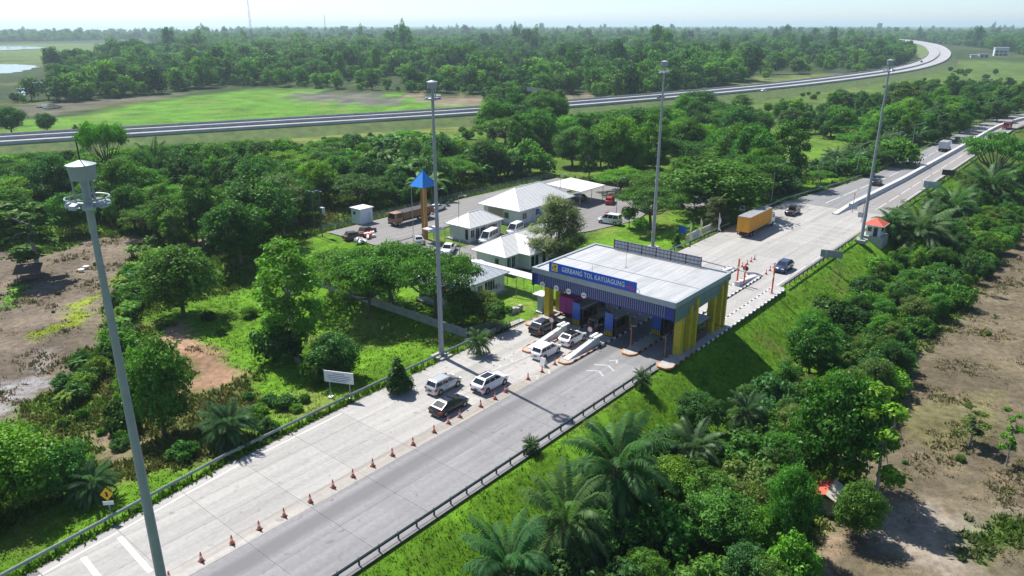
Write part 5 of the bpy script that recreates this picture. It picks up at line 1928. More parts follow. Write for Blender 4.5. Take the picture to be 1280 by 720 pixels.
def palm_proto(trunk_h, nf, length, lw=.09):
    allv = []
    tints = []
    rachs = []
    for k in range(nf):
        az = k * 2.399 + R.uniform(-.15, .15)
        f = k / nf
        el0 = 1.35 - 1.45 * f + R.uniform(-.12, .12)
        lv, rc = frond_leaves((.12 * math.cos(az), .12 * math.sin(az), trunk_h + .3 - .4 * f), az, el0, length * R.uniform(.85, 1.1), 1.2 + .5 * f, 36, lw, 1.05)
        allv += lv
        tb = R.uniform(.35, .75) * (1 - .35 * f)
        tints += [min(1, max(0, tb + R.uniform(-.12, .12))) for _ in lv]
        rachs.append(rc)
    C = np.array([a[0] for a in allv])
    Nn = np.array([a[1] for a in allv])
    T = np.array([a[2] for a in allv])
    S = np.array([a[3] for a in allv])
    cm = leaf_mesh('crown', C, Nn, S, np.array(tints), LEAF, aspect=.17, droop=.35, T=T)
    mb = MB()
    mb.tube((0, 0, -.4), (0, 0, trunk_h * .5), .48, .42, 9, cap=False)
    mb.tube((0, 0, trunk_h * .5), (0, 0, trunk_h + .3), .42, .36, 9)
    for k in range(int(trunk_h * 14)):
        a = k * 2.399
        z = .2 + k / 14
        q = Vector((.40 * math.cos(a), .40 * math.sin(a), z))
        mb.tube(q, q + Vector((.22 * math.cos(a), .22 * math.sin(a), .25)), .09, .05, 4)
    for rc in rachs:
        for i in range(0, len(rc) - 5, 5):
            mb.tube(rc[i], rc[i + 5], .045 * (1 - i / 30), .045 * (1 - (i + 5) / 30), 3, cap=False)
    for k in range(7):
        az = k * .9 + R.uniform(-.2, .2)
        lv, rc = frond_leaves((.3 * math.cos(az), .3 * math.sin(az), trunk_h - .1), az, R.uniform(-.9, -.3), length * R.uniform(.45, .7), 1.3, 14, lw, .6)
        for c_, n_, t_, s_ in lv:
            b_ = n_.cross(t_) * s_ * .1
            mb.add([c_ - t_ * s_, c_ + b_, c_ + t_ * s_ - Vector((0, 0, s_ * .5)), c_ - b_], [(0, 1, 2, 3)])
    PROTO.setdefault('palm', []).append((mb.mesh('trunk', BARK, True), cm, trunk_h + 3.4, 9.0))


for th in (3.2, 2.6, 2.0):
    palm_proto(th, 38, 4.9)
# banana clump: broad paddle leaves
for _ in range(2):
    V, F, ti = [], [], []
    mb = MB()
    for s in range(4):
        bx, by = R.uniform(-.8, .8), R.uniform(-.8, .8)
        hh = R.uniform(1.4, 2.4)
        mb.tube((bx, by, -.3), (bx, by, hh), .14, .09, 7)
        for k in range(8):
            az = k * 2.4 + R.uniform(-.3, .3)
            el = R.uniform(.4, 1.25)
            p = Vector((bx, by, hh))
            sd_ = Vector((-math.sin(az), math.cos(az), 0))
            L_ = R.uniform(1.5, 2.2)
            tb = R.uniform(.4, .95)
            o = len(V)
            for j in range(6):
                w = .30 * math.sin(math.pi * (.1 + .86 * j / 5)) ** .7
                V += [p - sd_ * w + Vector((0, 0, -.10)), p.copy(), p + sd_ * w + Vector((0, 0, -.10))]
                ti += [tb * .85, tb, tb * .85]
                d = Vector((math.cos(az) * math.cos(el), math.sin(az) * math.cos(el), math.sin(el)))
                p = p + d * (L_ / 5)
                el -= .38
            for j in range(5):
                a = o + j * 3
                F += [(a, a + 1, a + 4, a + 3), (a + 1, a + 2, a + 5, a + 4)]
    me = bpy.data.meshes.new('crown')
    me.from_pydata(V, [], F)
    at_ = me.attributes.new('tint', 'FLOAT', 'POINT')
    at_.data.foreach_set('value', np.array(ti, np.float32))
    me.materials.append(LEAF)
    PROTO.setdefault('banana', []).append((mb.mesh('trunk', M('banana_stem', (.16, .18, .06), .8, var=.2), True), me, 3.6, 4.6))

TREECOL = {
    'dark': (.042, .114, .026), 'mid': (.060, .160, .022), 'bright': (.094, .220, .020), 'lime': (.14, .26, .022), 'olive': (.098, .155, .034),
    'palm': (.052, .115, .042), 'banana': (.12, .215, .030), 'grey': (.105, .135, .062),
}
NAMES = {'round': 'broadleaf_tree', 'tall': 'tall_tree', 'umbrella': 'rain_tree', 'casuarina': 'casuarina_tree', 'slim': 'slender_tree', 'bush': 'bush', 'topiary': 'ball_tree',
         'cone_shrub': 'shrub', 'far': 'forest_tree', 'palm': 'oil_palm', 'banana': 'banana_plant'}
CATS = {'bush': 'bush', 'palm': 'palm tree', 'banana': 'plant', 'cone_shrub': 'shrub'}
PLANTED = []


def plant(kind, x, y, h, w, colr, label, group=None, z=None, lean=0.0, tilt=None):
    tm, cm, ph, pw = R.choice(PROTO[kind])
    z = float(hgt(x, y)) if z is None else z
    t = thing(NAMES[kind], label, CATS.get(kind, 'tree'), (x, y, z - .05), R.uniform(0, 6.28), group)
    t.rotation_euler[0] = R.uniform(-.09, .09) if kind in ('palm', 'slim', 'tall') else R.uniform(-.04, .04)
    t.rotation_euler[1] = R.uniform(-.05, .05)
    sx = w / pw
    t.scale = (sx * R.uniform(.94, 1.06), sx * R.uniform(.94, 1.06), h / ph)
    trunk_ = link('stem' if kind in ('bush', 'banana', 'cone_shrub') else 'trunk', tm, t)
    c = link('foliage' if kind in ('bush', 'banana', 'cone_shrub') else 'crown', cm, t)
    b = TREECOL[colr]
    q = R.uniform(.74, 1.22)
    c.color = (b[0] * q * R.uniform(.85, 1.3), b[1] * q, b[2] * q * R.uniform(.85, 1.2), 1)
    PLANTED.append((x, y, w * .5))
    return t


def tpx(kind, bx, by, ty, wpx, colr, label, group=None):
    """tree with its foot at photo point (bx,by), top at row ty, crown wpx wide"""
    x, y, z = at(bx, by)
    h = height_at(ty, y) - z
    w = wpx / 925 * math.hypot(y, CAM_H - z - h * .6)
    return plant(kind, x, y, h, w, colr, label, group)


# ---- single trees of the photograph
tpx('tall', 372, 452, 302, 100, 'bright', 'tall feathery light green tree standing on the grass slope left of the masts')
tpx('bush', 352, 450, 385, 70, 'dark', 'dark bushy growth at the foot of the tall feathery tree')
tpx('round', 420, 474, 412, 70, 'dark', 'dark rounded tree behind the white notice billboard')
tpx('bush', 392, 480, 430, 46, 'mid', 'leafy green shrub left of the dark tree by the billboard')
tpx('round', 206, 545, 412, 92, 'mid', 'dense rounded tree right of the near mast on dry grass')
tpx('bush', 155, 540, 490, 55, 'dark', 'dark shrub left of the near mast pole')
tpx('palm', 290, 553, 506, 78, 'palm', 'young oil palm standing on the verge by the left guardrail')
tpx('round', 22, 636, 526, 130, 'bright', 'large bright leafy tree in the lower left corner')
tpx('round', 78, 622, 548, 84, 'mid', 'leafy tree behind the yellow warning sign')
tpx('palm', 120, 624, 582, 62, 'palm', 'small palm right behind the yellow warning sign')
tpx('bush', -45, 670, 596, 110, 'mid', 'shrub at the left picture edge above the corner tree')
tpx('round', 230, 395, 298, 100, 'mid', 'large rounded tree at the right edge of the bare field')
tpx('round', 302, 328, 250, 86, 'mid', 'rounded dark tree left of the utility poles')
tpx('tall', 356, 296, 218, 66, 'grey', 'greyish green loose tree beside the utility poles')
tpx('slim', 48, 346, 252, 92, 'mid', 'lone loose-crowned tree standing over the field hut')
tpx('umbrella', 140, 236, 142, 62, 'bright', 'tall layered bright tree above the far freeway at left')
tpx('palm', 200, 246, 176, 48, 'palm', 'coconut-like palm standing out of the thicket at upper left')
tpx('cone_shrub', 498, 492, 446, 36, 'dark', 'dense dark upright shrub against the left guardrail')
tpx('bush', 500, 490, 452, 38, 'dark', 'dark leafy bush hugging the upright shrub by the guardrail')
tpx('palm', 598, 444, 412, 34, 'palm', 'small fan palm beside the guardrail near the second mast')
tpx('round', 578, 408, 355, 58, 'dark', 'dark rounded tree in front of the grey-roofed office')
tpx('round', 606, 405, 358, 42, 'olive', 'yellowish round tree beside the dark clipped shrub')
tpx('topiary', 622, 414, 374, 40, 'dark', 'dark clipped round shrub on the lawn near the fence')
tpx('casuarina', 698, 330, 246, 88, 'grey', 'feathery grey-green casuarina between the offices and the gate roof')
tpx('umbrella', 812, 285, 230, 100, 'mid', 'umbrella-shaped tree on the forecourt behind the lawn')
tpx('round', 893, 268, 194, 140, 'mid', 'wide domed rain tree beside the highway left of the orange truck')
tpx('topiary', 800, 297, 270, 24, 'bright', 'clipped ball tree on the lawn behind the gate roof')
tpx('topiary', 786, 285, 256, 25, 'mid', 'clipped ball tree nearest the forecourt on the lawn')
tpx('cone_shrub', 845, 308, 292, 13, 'dark', 'small dark conical shrub on the lawn near the flags')
tpx('casuarina', 893, 285, 248, 38, 'grey', 'pale willow-like shrub behind the white panel wall')
tpx('round', 782, 238, 206, 40, 'lime', 'bright lime green shrub behind the carport')
tpx('umbrella', 430, 372, 312, 128, 'mid', 'leftmost spreading flat-topped tree above the compound wall')
tpx('umbrella', 490, 385, 300, 150, 'mid', 'middle spreading flat-topped tree above the compound wall')
tpx('umbrella', 545, 398, 312, 128, 'mid', 'rightmost spreading flat-topped tree above the compound wall')
tpx('umbrella', 462, 392, 330, 110, 'bright', 'smaller spreading tree between the flat-topped ones by the wall')
tpx('umbrella', 1238, 240, 160, 92, 'mid', 'layered spreading tree reaching over the right road edge far right')
tpx('palm', 1146, 318, 258, 100, 'palm', 'large oil palm behind the red-roofed booth')
tpx('palm', 1188, 285, 232, 66, 'palm', 'oil palm right of the large one behind the booth')
tpx('palm', 1232, 258, 205, 72, 'palm', 'oil palm beneath the layered tree at far right')
tpx('palm', 1110, 300, 262, 50, 'palm', 'small oil palm between the booth and the large palm')
tpx('palm', 768, 640, 524, 138, 'palm', 'largest oil palm at the foot of the right embankment')
tpx('palm', 702, 704, 600, 120, 'palm', 'oil palm below and left of the largest one')
tpx('palm', 640, 756, 655, 120, 'palm', 'oil palm cut by the bottom picture edge')
tpx('palm', 862, 590, 535, 80, 'palm', 'smaller oil palm right of the largest one')
tpx('palm', 930, 545, 492, 60, 'palm', 'young oil palm near the tip of the gate shadow')
tpx('palm', 802, 485, 462, 26, 'palm', 'tiny palm by the right island kerb')
tpx('palm', 664, 566, 546, 26, 'palm', 'tiny palm beside the right guardrail')
tpx('round', 1040, 610, 450, 122, 'mid', 'big dark broadleaf tree at the edge of the right field')
tpx('round', 984, 690, 575, 62, 'mid', 'broadleaf tree with pale trunk below the big dark tree')
tpx('bush', 990, 730, 660, 70, 'bright', 'rounded leafy shrub at the bottom near the right field')
tpx('round', 1066, 670, 598, 64, 'mid', 'round dense little tree hiding the shed on the right field')
tpx('slim', 1092, 645, 500, 84, 'bright', 'slender leaning tree with loose crown on the right field')
tpx('slim', 1212, 556, 512, 46, 'olive', 'small lone tree on the bare right field')
tpx('slim', 1258, 582, 515, 30, 'bright', 'thin upright tree at the right edge on bare ground')
tpx('round', 1010, 475, 390, 76, 'mid', 'leafy tree on the lower slope right of the gate shadow')
tpx('tall', 925, 150, 118, 36, 'olive', 'brownish green tree just below the far freeway')
tpx('tall', 1128, 150, 104, 42, 'olive', 'olive loose tree below the freeway bend')
tpx('round', 870, 140, 112, 56, 'dark', 'dark crowned tree in front of the far freeway right of the mast')
tpx('round', 60, 166, 140, 27, 'dark', 'small dark round tree on the green field by the far freeway')
tpx('round', 15, 168, 130, 40, 'dark', 'dark tree at the left end of the green field')
tpx('bush', 96, 166, 154, 10, 'dark', 'tiny round bush on the field edge right of the dark trees')

SITES = []


FWROW = ([-100, 0, 320, 600, 720, 885, 1040, 1140, 1185], [192, 186, 168, 150, 136, 121, 107, 92, 80])


def to_px(x, y, z):
    c, s = math.cos(PITCH), math.sin(PITCH)
    d = y * c - (z - CAM_H) * s
    return 640 + 925 * x / d, 360 - 925 * (y * s + (z - CAM_H) * c) / d


LANDMARKS = [('the blue-roofed tower', 528, 250), ('the pale equipment shed', 453, 267), ('the orange truck', 948, 280), ('the wide rain tree', 905, 240), ('the white carport', 722, 232),
             ('the utility poles', 398, 270), ('the red-roofed booth', 1095, 283), ('the field hut', 38, 345), ('the nearest mast head', 97, 210), ('the left end of the green field', 60, 150),
             ('the middle of the green field', 330, 130), ('the right end of the green field', 600, 125), ('the tall radio mast', 336, 50), ('the second mast head', 546, 100),
             ('the third mast head', 833, 80), ('the fourth mast head', 1110, 80), ('the freeway bend', 1170, 72), ('the big tree by the right field', 1035, 520),
             ('the red-roofed field shed', 1034, 625), ('the largest oil palm', 765, 570), ('the tip of the gate shadow', 905, 515), ('the red soil patch', 245, 450), ('the yellow warning sign', 143, 615),
             ('the notice billboard', 441, 478), ('the grass clearing', 985, 193), ('the layered tree at far right', 1240, 185), ('the marsh pool', 30, 90), ('the gantry on the far freeway', 1043, 100),
             ('the far white house', 1250, 65), ('the largest palm behind the booth', 1146, 290), ('the lone field trees', 1230, 535), ('the bottom right corner', 1000, 700), ('the umbrella tree', 812, 255)]


def where(x, y, z):
    px, py = to_px(x, y, z)
    nm, lx, ly = min(LANDMARKS, key=lambda l: math.hypot(l[1] - px, 1.6 * (l[2] - py)))
    dx, dy = px - lx, (py - ly) * 1.6
    r = math.hypot(dx, dy)
    a = int(round(math.degrees(math.atan2(-dy, dx)) / 45)) % 8
    dirs = ['right of', 'behind-right of', 'behind', 'behind-left of', 'left of', 'front-left of', 'in front of', 'front-right of']
    return ('right beside ' if r < 16 else 'just ' if r < 38 else 'somewhat ' if r < 75 else 'well ') .replace('right beside ', 'close, ') + dirs[a] + ' ' + nm


def colour_word(c):
    g_ = c[1]
    if c[0] > .8 * c[1]:
        return 'olive'
    return 'dark green' if g_ < .088 else 'deep green' if g_ < .115 else 'mid green' if g_ < .145 else 'fresh green' if g_ < .18 else 'bright green'


def scatter(kinds, poly, n, hrange, wfac, cols, label, group, mind=.55, seed=1, shrubby=False):
    rr = random.Random(seed)
    lo, hi = poly.min(0), poly.max(0)
    got, tries = 0, 0
    while got < n and tries < n * 60:
        tries += 1
        x, y = rr.uniform(lo[0], hi[0]), rr.uniform(lo[1], hi[1])
        if not inside(poly, np.array([x]), np.array([y]))[0]:
            continue
        if kinds[0] != 'palm' and inside(CLEARING, np.array([x]), np.array([y]))[0]:
            continue
        if inside(SHEDVIEW, np.array([x]), np.array([y]))[0]:
            continue
        h = rr.uniform(*hrange)
        k = rr.choice(kinds)
        w = h * wfac[k] * rr.uniform(.85, 1.2)
        if any((x - a) ** 2 + (y - b) ** 2 < (mind * (w * .5 + c)) ** 2 for a, b, c in PLANTED):
            continue
        hh = h * (1.0 if k != 'umbrella' else .75)
        zz = float(hgt(x, y))
        px, py = to_px(x, y, zz + hh)
        if not (610 < px < 700 or 845 < px < 900 or px > 1185):
            lim = np.interp(px, *FWROW) + 5
            if py < lim:
                hh = height_at(lim, y) - zz
                if hh < 2.2:
                    continue
                w = min(w, hh * wfac[k] * 1.3)
        t_ = plant(k, x, y, hh, w, rr.choice(cols), 'x', group)
        kw = KW[k]
        if shrubby and k == 'round':
            t_.name = 'large_shrub'
            t_['category'] = 'shrub'
            kw = 'leafy shrub'
        cc = [c for c in t_.children if not c.data.materials[0].name.startswith('bark')][-1].color
        size = 'small' if hh < hrange[0] + .25 * (hrange[1] - hrange[0]) else 'large' if hh > hrange[0] + .7 * (hrange[1] - hrange[0]) else 'middling'
        t_['label'] = '%s %s %s %s' % (size, colour_word(cc), kw, where(x, y, zz + hh * .6))
        got += 1
    return got


CLEARING = poly_px([(930, 174), (1050, 174), (1060, 200), (1040, 226), (930, 228), (915, 200)])
SHEDVIEW = poly_px([(1005, 615), (1045, 610), (1060, 680), (1010, 690)])
WF = {'round': .92, 'tall': .6, 'umbrella': 1.5, 'bush': 1.35, 'palm': 1.35, 'banana': 1.15, 'slim': .5, 'far': .9}
U = {k: [] for k in WF}


KW = {'round': 'broadleaf tree', 'tall': 'loose tall tree', 'umbrella': 'spreading tree', 'bush': 'bush', 'palm': 'oil palm', 'banana': 'banana plant', 'slim': 'slender tree', 'far': 'woodland tree'}


def lab(s):
    n_ = {'round': 'rounded broadleaf tree', 'tall': 'tall loose tree', 'umbrella': 'flat-topped spreading tree', 'bush': 'leafy green bush', 'palm': 'oil palm', 'banana': 'banana plant', 'slim': 'slender tree', 'far': 'woodland tree'}
    return {k: n_[k] + ' ' + s for k in n_}


right_belt = poly_px([(860, 530), (930, 500), (985, 460), (1020, 410), (1070, 370), (1110, 325), (1190, 290), (1262, 235), (1300, 250), (1240, 330), (1195, 375), (1150, 430), (1085, 520), (1020, 640), (985, 760), (560, 800), (640, 690), (730, 600), (800, 560)])
scatter(['bush', 'bush', 'round', 'tall', 'round'], right_belt, 240, (2.3, 5.8), WF, ['dark', 'dark', 'mid', 'mid', 'mid', 'bright', 'olive'], lab('in the dense thicket below the right embankment'), 'thicket below the right embankment', .38, 3, True)
belt2 = poly_px([(1010, 420), (1075, 368), (1112, 330), (1190, 296), (1262, 245), (1292, 258), (1245, 335), (1205, 385), (1160, 437), (1095, 515), (1040, 490)])
scatter(['bush', 'round', 'round'], belt2, 80, (2.4, 5), WF, ['mid', 'bright', 'bright', 'mid', 'dark'], lab(''), 'thicket below the right embankment', .26, 41, True)
right_far = poly_uv([(165, -34), (240, -33), (420, -8), (420, 30), (300, 20), (215, -12), (180, -20)])
scatter(['palm', 'bush', 'round', 'umbrella'], right_far, 46, (3.5, 7), WF, ['palm', 'mid', 'bright', 'dark'], lab('in the roadside growth far right'), 'roadside growth far right', .5, 4)
left_hedge = poly_px([(168, 318), (200, 300), (215, 320), (180, 370), (165, 430), (130, 470), (90, 520), (40, 530), (60, 490), (110, 450), (140, 400)])
scatter(['banana', 'bush', 'bush', 'banana'], left_hedge, 44, (2.0, 3.8), WF, ['banana', 'mid', 'bright', 'dark'], lab('in the hedge bordering the bare left field'), 'hedge bordering the bare left field', .40, 5)
left_low = poly_px([(150, 470), (330, 500), (400, 500), (300, 570), (190, 600), (60, 640), (-40, 680), (-60, 600), (60, 540)])
scatter(['bush'], left_low, 22, (.9, 2.2), WF, ['mid', 'olive', 'bright', 'dark'], lab('on the rough ground behind the left guardrail'), 'low bushes on the rough ground at left', .6, 6)
slope_l = poly_px([(260, 400), (330, 380), (345, 470), (300, 490), (330, 540), (390, 520), (350, 500)])
scatter(['bush'], slope_l, 8, (1.0, 2.4), WF, ['mid', 'bright', 'dark'], lab('around the foot of the tall feathery tree'), 'bushes round the tall feathery tree', .6, 16)
left_wood = poly_px([(-70, 315), (-60, 215), (60, 205), (180, 206), (300, 200), (400, 200), (400, 262), (345, 320), (262, 345), (200, 300), (160, 290), (90, 296)])
scatter(['round', 'round', 'round', 'umbrella', 'tall'], left_wood, 120, (7, 15), WF, ['dark', 'mid', 'mid', 'bright', 'bright'], lab('in the wood left of the compound'), 'wood left of the compound', .30, 7)
scatter(['bush', 'banana', 'banana'], left_wood, 36, (2, 4), WF, ['dark', 'mid', 'bright', 'banana'], lab(''), 'undergrowth of the wood left of the compound', .2, 27)
back_yard = poly_px([(395, 225), (440, 190), (530, 180), (600, 210), (660, 205), (690, 222), (610, 228), (540, 258), (470, 258), (440, 258)])
scatter(['round', 'banana', 'umbrella', 'round', 'bush'], back_yard, 56, (5, 12), WF, ['dark', 'mid', 'bright', 'mid'], lab('in the grove behind the yard'), 'grove behind the yard', .36, 8)
mid_belt = poly_px([(610, 200), (620, 150), (700, 142), (800, 138), (860, 145), (960, 165), (940, 205), (1000, 225), (990, 245), (940, 270), (880, 262), (780, 262), (760, 232), (690, 220)])
scatter(['round', 'round', 'umbrella', 'tall'], mid_belt, 130, (9, 18), WF, ['dark', 'dark', 'mid', 'mid', 'bright'], lab('in the tall grove behind the offices'), 'tall grove behind the offices', .32, 9)
mid_r = poly_px([(960, 155), (1040, 140), (1160, 118), (1240, 118), (1290, 120), (1290, 138), (1200, 168), (1120, 205), (1050, 228), (1000, 240), (1040, 205), (1045, 182), (985, 172)])
scatter(['round', 'round', 'umbrella', 'round', 'tall', 'tall', 'bush'], mid_r, 190, (5, 13), WF, ['dark', 'mid', 'palm', 'bright', 'mid'], lab('in the roadside wood along the left carriageway'), 'roadside wood along the left carriageway', .34, 10)
palm_row = poly_uv([(170, -64), (200, -60), (330, -57.5), (330, -64), (200, -72), (168, -76)])
scatter(['palm', 'bush', 'palm'], palm_row, 34, (4.2, 6.2), WF, ['palm'], lab('in the row along the left highway verge'), 'palms along the left highway verge', .5, 12)
rough = poly_px([(200, 196), (420, 172), (640, 152), (620, 178), (540, 176), (440, 186), (380, 194)])
scatter(['bush', 'bush', 'round'], rough, 22, (1.5, 4.5), WF, ['mid', 'bright', 'olive', 'dark'], lab('scattered on the rough grass below the far freeway'), 'bushes below the far freeway', .8, 13)
fieldp = poly_px([(120, 160), (330, 150), (600, 128), (615, 132), (440, 147), (260, 157)])
scatter(['bush'], fieldp, 10, (1.2, 3.2), WF, ['dark', 'mid'], lab('along the edge of the bright green field'), 'bushes on the bright green field', 1.0, 14)

corridor = poly_px([(880, 132), (1000, 118), (1100, 102), (1185, 86), (1235, 92), (1280, 100), (1285, 118), (1200, 122), (1000, 142), (900, 160)])
scatter(['bush', 'bush', 'round', 'bush'], corridor, 60, (1.8, 6), WF, ['mid', 'bright', 'olive', 'dark'], lab(''), 'scrub below the far freeway on the right', .6, 31)
dryfield = poly_px([(1290, 280), (1235, 350), (1180, 430), (1130, 500), (1090, 580), (1110, 720), (1300, 740), (1300, 500)])
scatter(['bush'], dryfield, 5, (.5, 1.0), WF, ['olive', 'olive', 'mid', 'dark'], lab(''), 'low scrub on the bare right field', 1.2, 32)
leftfield = poly_px([(-10, 330), (120, 320), (140, 350), (90, 430), (30, 490), (-20, 500)])
scatter(['bush'], leftfield, 3, (.4, .9), WF, ['olive', 'dark'], lab(''), 'low scrub on the bare left field', 1.2, 33)

# ---- woodland beyond the freeway
OPEN = [poly_px(p) for p in (
    [(20, 182), (40, 128), (100, 128), (190, 120), (240, 112), (330, 108), (600, 119), (625, 140), (440, 152)],
    [(-60, 140), (0, 128), (70, 122), (60, 86), (240, 66), (180, 50), (-60, 54)],
    [(640, 130), (700, 118), (770, 117), (720, 132)],
    [(850, 115), (1000, 93), (1060, 92), (1000, 106)],
    [(1200, 80), (1290, 72), (1290, 108), (1215, 108)],
    [(-500, 200), (20, 182), (40, 128), (-500, 190)])]


def wood_points(y0, y1, step, smin, smax, seed):
    rg = np.random.default_rng(seed)
    ys = np.arange(y0, y1, step)
    P = []
    for y in ys:
        xm = y * .80 + 120
        xs = np.arange(-xm, xm, step)
        P.append(np.stack([xs + rg.uniform(-.48, .48, len(xs)) * step, np.full(len(xs), y) + rg.uniform(-.48, .48, len(xs)) * step], 1))
    P = np.concatenate(P)
    X, Y = P[:, 0], P[:, 1]
    u, v = to_uv(X, Y)
    bendv = np.where(u > 340, np.minimum((u - 340) ** 2 / 700.0, (u - 340) * .4), 0)
    ok = fw_dist(X, Y) > 30
    ok &= ~((v - bendv > -72) & (v - bendv < -18) & (u < 620))
    for o in OPEN:
        ok &= ~inside(o, X, Y)
    clear = np.sin(X * .011 + 2 * np.sin(Y * .006)) * np.sin(Y * .009 + 1.4 * np.sin(X * .008))
    ok &= ~((clear > .52) & (rg.uniform(size=len(X)) < .85))
    ok &= ~((Y > 3150) & (X < -1200 - (Y - 3250) * .3))
    # this side of the freeway is planted by hand above
    side = np.array([True] * len(X))
    near = Y < 700
    i = np.searchsorted(FWA[:, 1], Y[near])
    yf = np.interp(X, FWA[:, 0], FWA[:, 1])
    fd = fw_dist(X, Y)
    ok &= (Y > yf) | (Y > 1800) | ((v - bendv < -60) & (X > 330) & (Y > 395) & (fd > 120)) | ((v - bendv > -25) & (u > 250) & (Y > 250))
    P = P[ok]
    lf = np.sin(P[:, 0] * .021 + 2 * np.sin(P[:, 1] * .013)) * np.sin(P[:, 1] * .017 + 1.5 * np.sin(P[:, 0] * .015))
    s = (1 + .38 * lf) * (smin + (smax - smin) * rg.uniform(0, 1, len(P)) ** 1.7)
    return P, s


P1, S1 = wood_points(235, 1500, 9.0, .55, 1.9, 21)
P2, S2 = wood_points(1500, 3000, 14, .9, 2.0, 22)
P3, S3 = wood_points(3000, 4600, 24, 1.1, 2.3, 23)
order = np.argsort(np.hypot(P1[:, 0], P1[:, 1]))
vis = [i for i in order if abs(P1[i, 0]) < P1[i, 1] * .72 + 10]
NEAR = vis[:290]
nearset = set(NEAR)
first_far = []
for j, i in enumerate(NEAR):
    x, y = P1[i]
    right = x > 120 and y < 700 and (to_uv(x, y)[1] > -25)
    t = plant('far', x, y, 10.4 * S1[i] * R.uniform(.85, 1.15), 9.0 * S1[i], 'mid', 'broadleaf tree at the near edge of the woodland beyond the far freeway' if not right else 'broadleaf tree in the wood beside the far right end of the highway',
              'near trees of the far woodland' if not right else 'wood at the far right end of the highway')
    sz_ = S1[i]
    t['label'] = '%s woodland tree %s' % ('low' if sz_ < 1.1 else 'tall' if sz_ > 1.7 else 'middling', where(x, y, 8 * sz_))
    first_far.append([c for c in t.children if c.name.startswith('crown')][0])
rest = [i for i in range(len(P1)) if i not in nearset]
PT = np.concatenate([P1[rest], P2, P3])
ST = np.concatenate([S1[rest], S2, S3])
ZT = hgt(PT[:, 0], PT[:, 1])
srcs = []
seen = set()
for c in first_far:
    if c.data.name not in seen:
        seen.add(c.data.name)
        srcs.append(c)
me = bpy.data.meshes.new('woodland')
me.from_pydata(np.concatenate([PT, ZT[:, None]], 1).tolist(), [], [])
for nm, arr in (('size', ST), ('turn', RNG.uniform(0, 6.28, len(ST))), ('tall', RNG.uniform(.7, 1.3, len(ST)) * np.where(RNG.uniform(size=len(ST)) < .05, 1.55, 1))):
    a = me.attributes.new(nm, 'FLOAT', 'POINT')
    a.data.foreach_set('value', arr.astype(np.float32))
lf = np.sin(PT[:, 0] * .012 + 2 * np.sin(PT[:, 1] * .007)) * np.sin(PT[:, 1] * .010 + 1.5 * np.sin(PT[:, 0] * .009))
a = me.attributes.new('tone', 'FLOAT', 'POINT')
a.data.foreach_set('value', (1 + np.clip(.48 + .32 * lf + RNG.normal(0, .2, len(ST)), 0, 1)).astype(np.float32))
a = me.attributes.new('pick', 'INT', 'POINT')
a.data.foreach_set('value', RNG.integers(0, len(srcs), len(ST)).astype(np.int32))
woods = tag(link('woodland', me), 'hazy green woodland reaching to the horizon beyond the freeway', 'forest', kind='stuff')
ng = bpy.data.node_groups.new('woodland', 'GeometryNodeTree')
ng.interface.new_socket('Geometry', in_out='INPUT', socket_type='NodeSocketGeometry')
ng.interface.new_socket('Geometry', in_out='OUTPUT', socket_type='NodeSocketGeometry')
gi = ng.nodes.new('NodeGroupInput')
go = ng.nodes.new('NodeGroupOutput')
ip = ng.nodes.new('GeometryNodeInstanceOnPoints')
jn = ng.nodes.new('GeometryNodeJoinGeometry')
for c in srcs:
    oi = ng.nodes.new('GeometryNodeObjectInfo')
    oi.inputs[0].default_value = c
    oi.inputs['As Instance'].default_value = True
    oi.transform_space = 'ORIGINAL'
    ng.links.new(oi.outputs['Geometry'], jn.inputs[0])


def attr(nm, typ):
    n_ = ng.nodes.new('GeometryNodeInputNamedAttribute')
    n_.data_type = typ
    n_.inputs['Name'].default_value = nm
    return n_.outputs['Attribute']


cx = ng.nodes.new('ShaderNodeCombineXYZ')
ng.links.new(attr('turn', 'FLOAT'), cx.inputs[2])
sz = attr('size', 'FLOAT')
mt = ng.nodes.new('ShaderNodeMath')
mt.operation = 'MULTIPLY'
ng.links.new(sz, mt.inputs[0])
ng.links.new(attr('tall', 'FLOAT'), mt.inputs[1])
cs = ng.nodes.new('ShaderNodeCombineXYZ')
ng.links.new(sz, cs.inputs[0])
ng.links.new(sz, cs.inputs[1])
ng.links.new(mt.outputs[0], cs.inputs[2])
ng.links.new(gi.outputs[0], ip.inputs['Points'])
ng.links.new(jn.outputs[0], ip.inputs['Instance'])
ip.inputs['Pick Instance'].default_value = True
ng.links.new(attr('pick', 'INT'), ip.inputs['Instance Index'])
ng.links.new(cx.outputs[0], ip.inputs['Rotation'])
ng.links.new(cs.outputs[0], ip.inputs['Scale'])
ng.links.new(ip.outputs[0], go.inputs[0])
md = woods.modifiers.new('scatter', 'NODES')
md.node_group = ng

# far canopy as one rolling mass
gx = np.arange(-14000, 14001, 110.0)
gy = 4300 + 110 * np.cumsum(np.linspace(.3, 2.2, 66))
X, Y = np.meshgrid(gx, gy)
X = X + RNG.uniform(-40, 40, X.shape)
Z = 3 + RNG.uniform(0, 9, X.shape) + 5 * np.sin(X * .0021 + Y * .0013) * np.sin(Y * .0017)
lake = X < -1200 - (Y - 3250) * .3
Z[lake & (Y < 12800)] = -6
V = np.stack([X, Y, Z], -1).reshape(-1, 3)
idx = np.arange(X.size).reshape(X.shape)
F = np.stack([idx[:-1, :-1], idx[:-1, 1:], idx[1:, 1:], idx[1:, :-1]], -1).reshape(-1, 4)
me = bpy.data.meshes.new('distant_forest')
me.from_pydata(V.tolist(), [], F.tolist())
me.materials.append(M('distant_canopy', (.045, .085, .025), .95, var=.5, scale=.01, spec=.1))
tag(link('distant_forest', me), 'distant blue-green forest along the horizon', 'forest', kind='stuff')

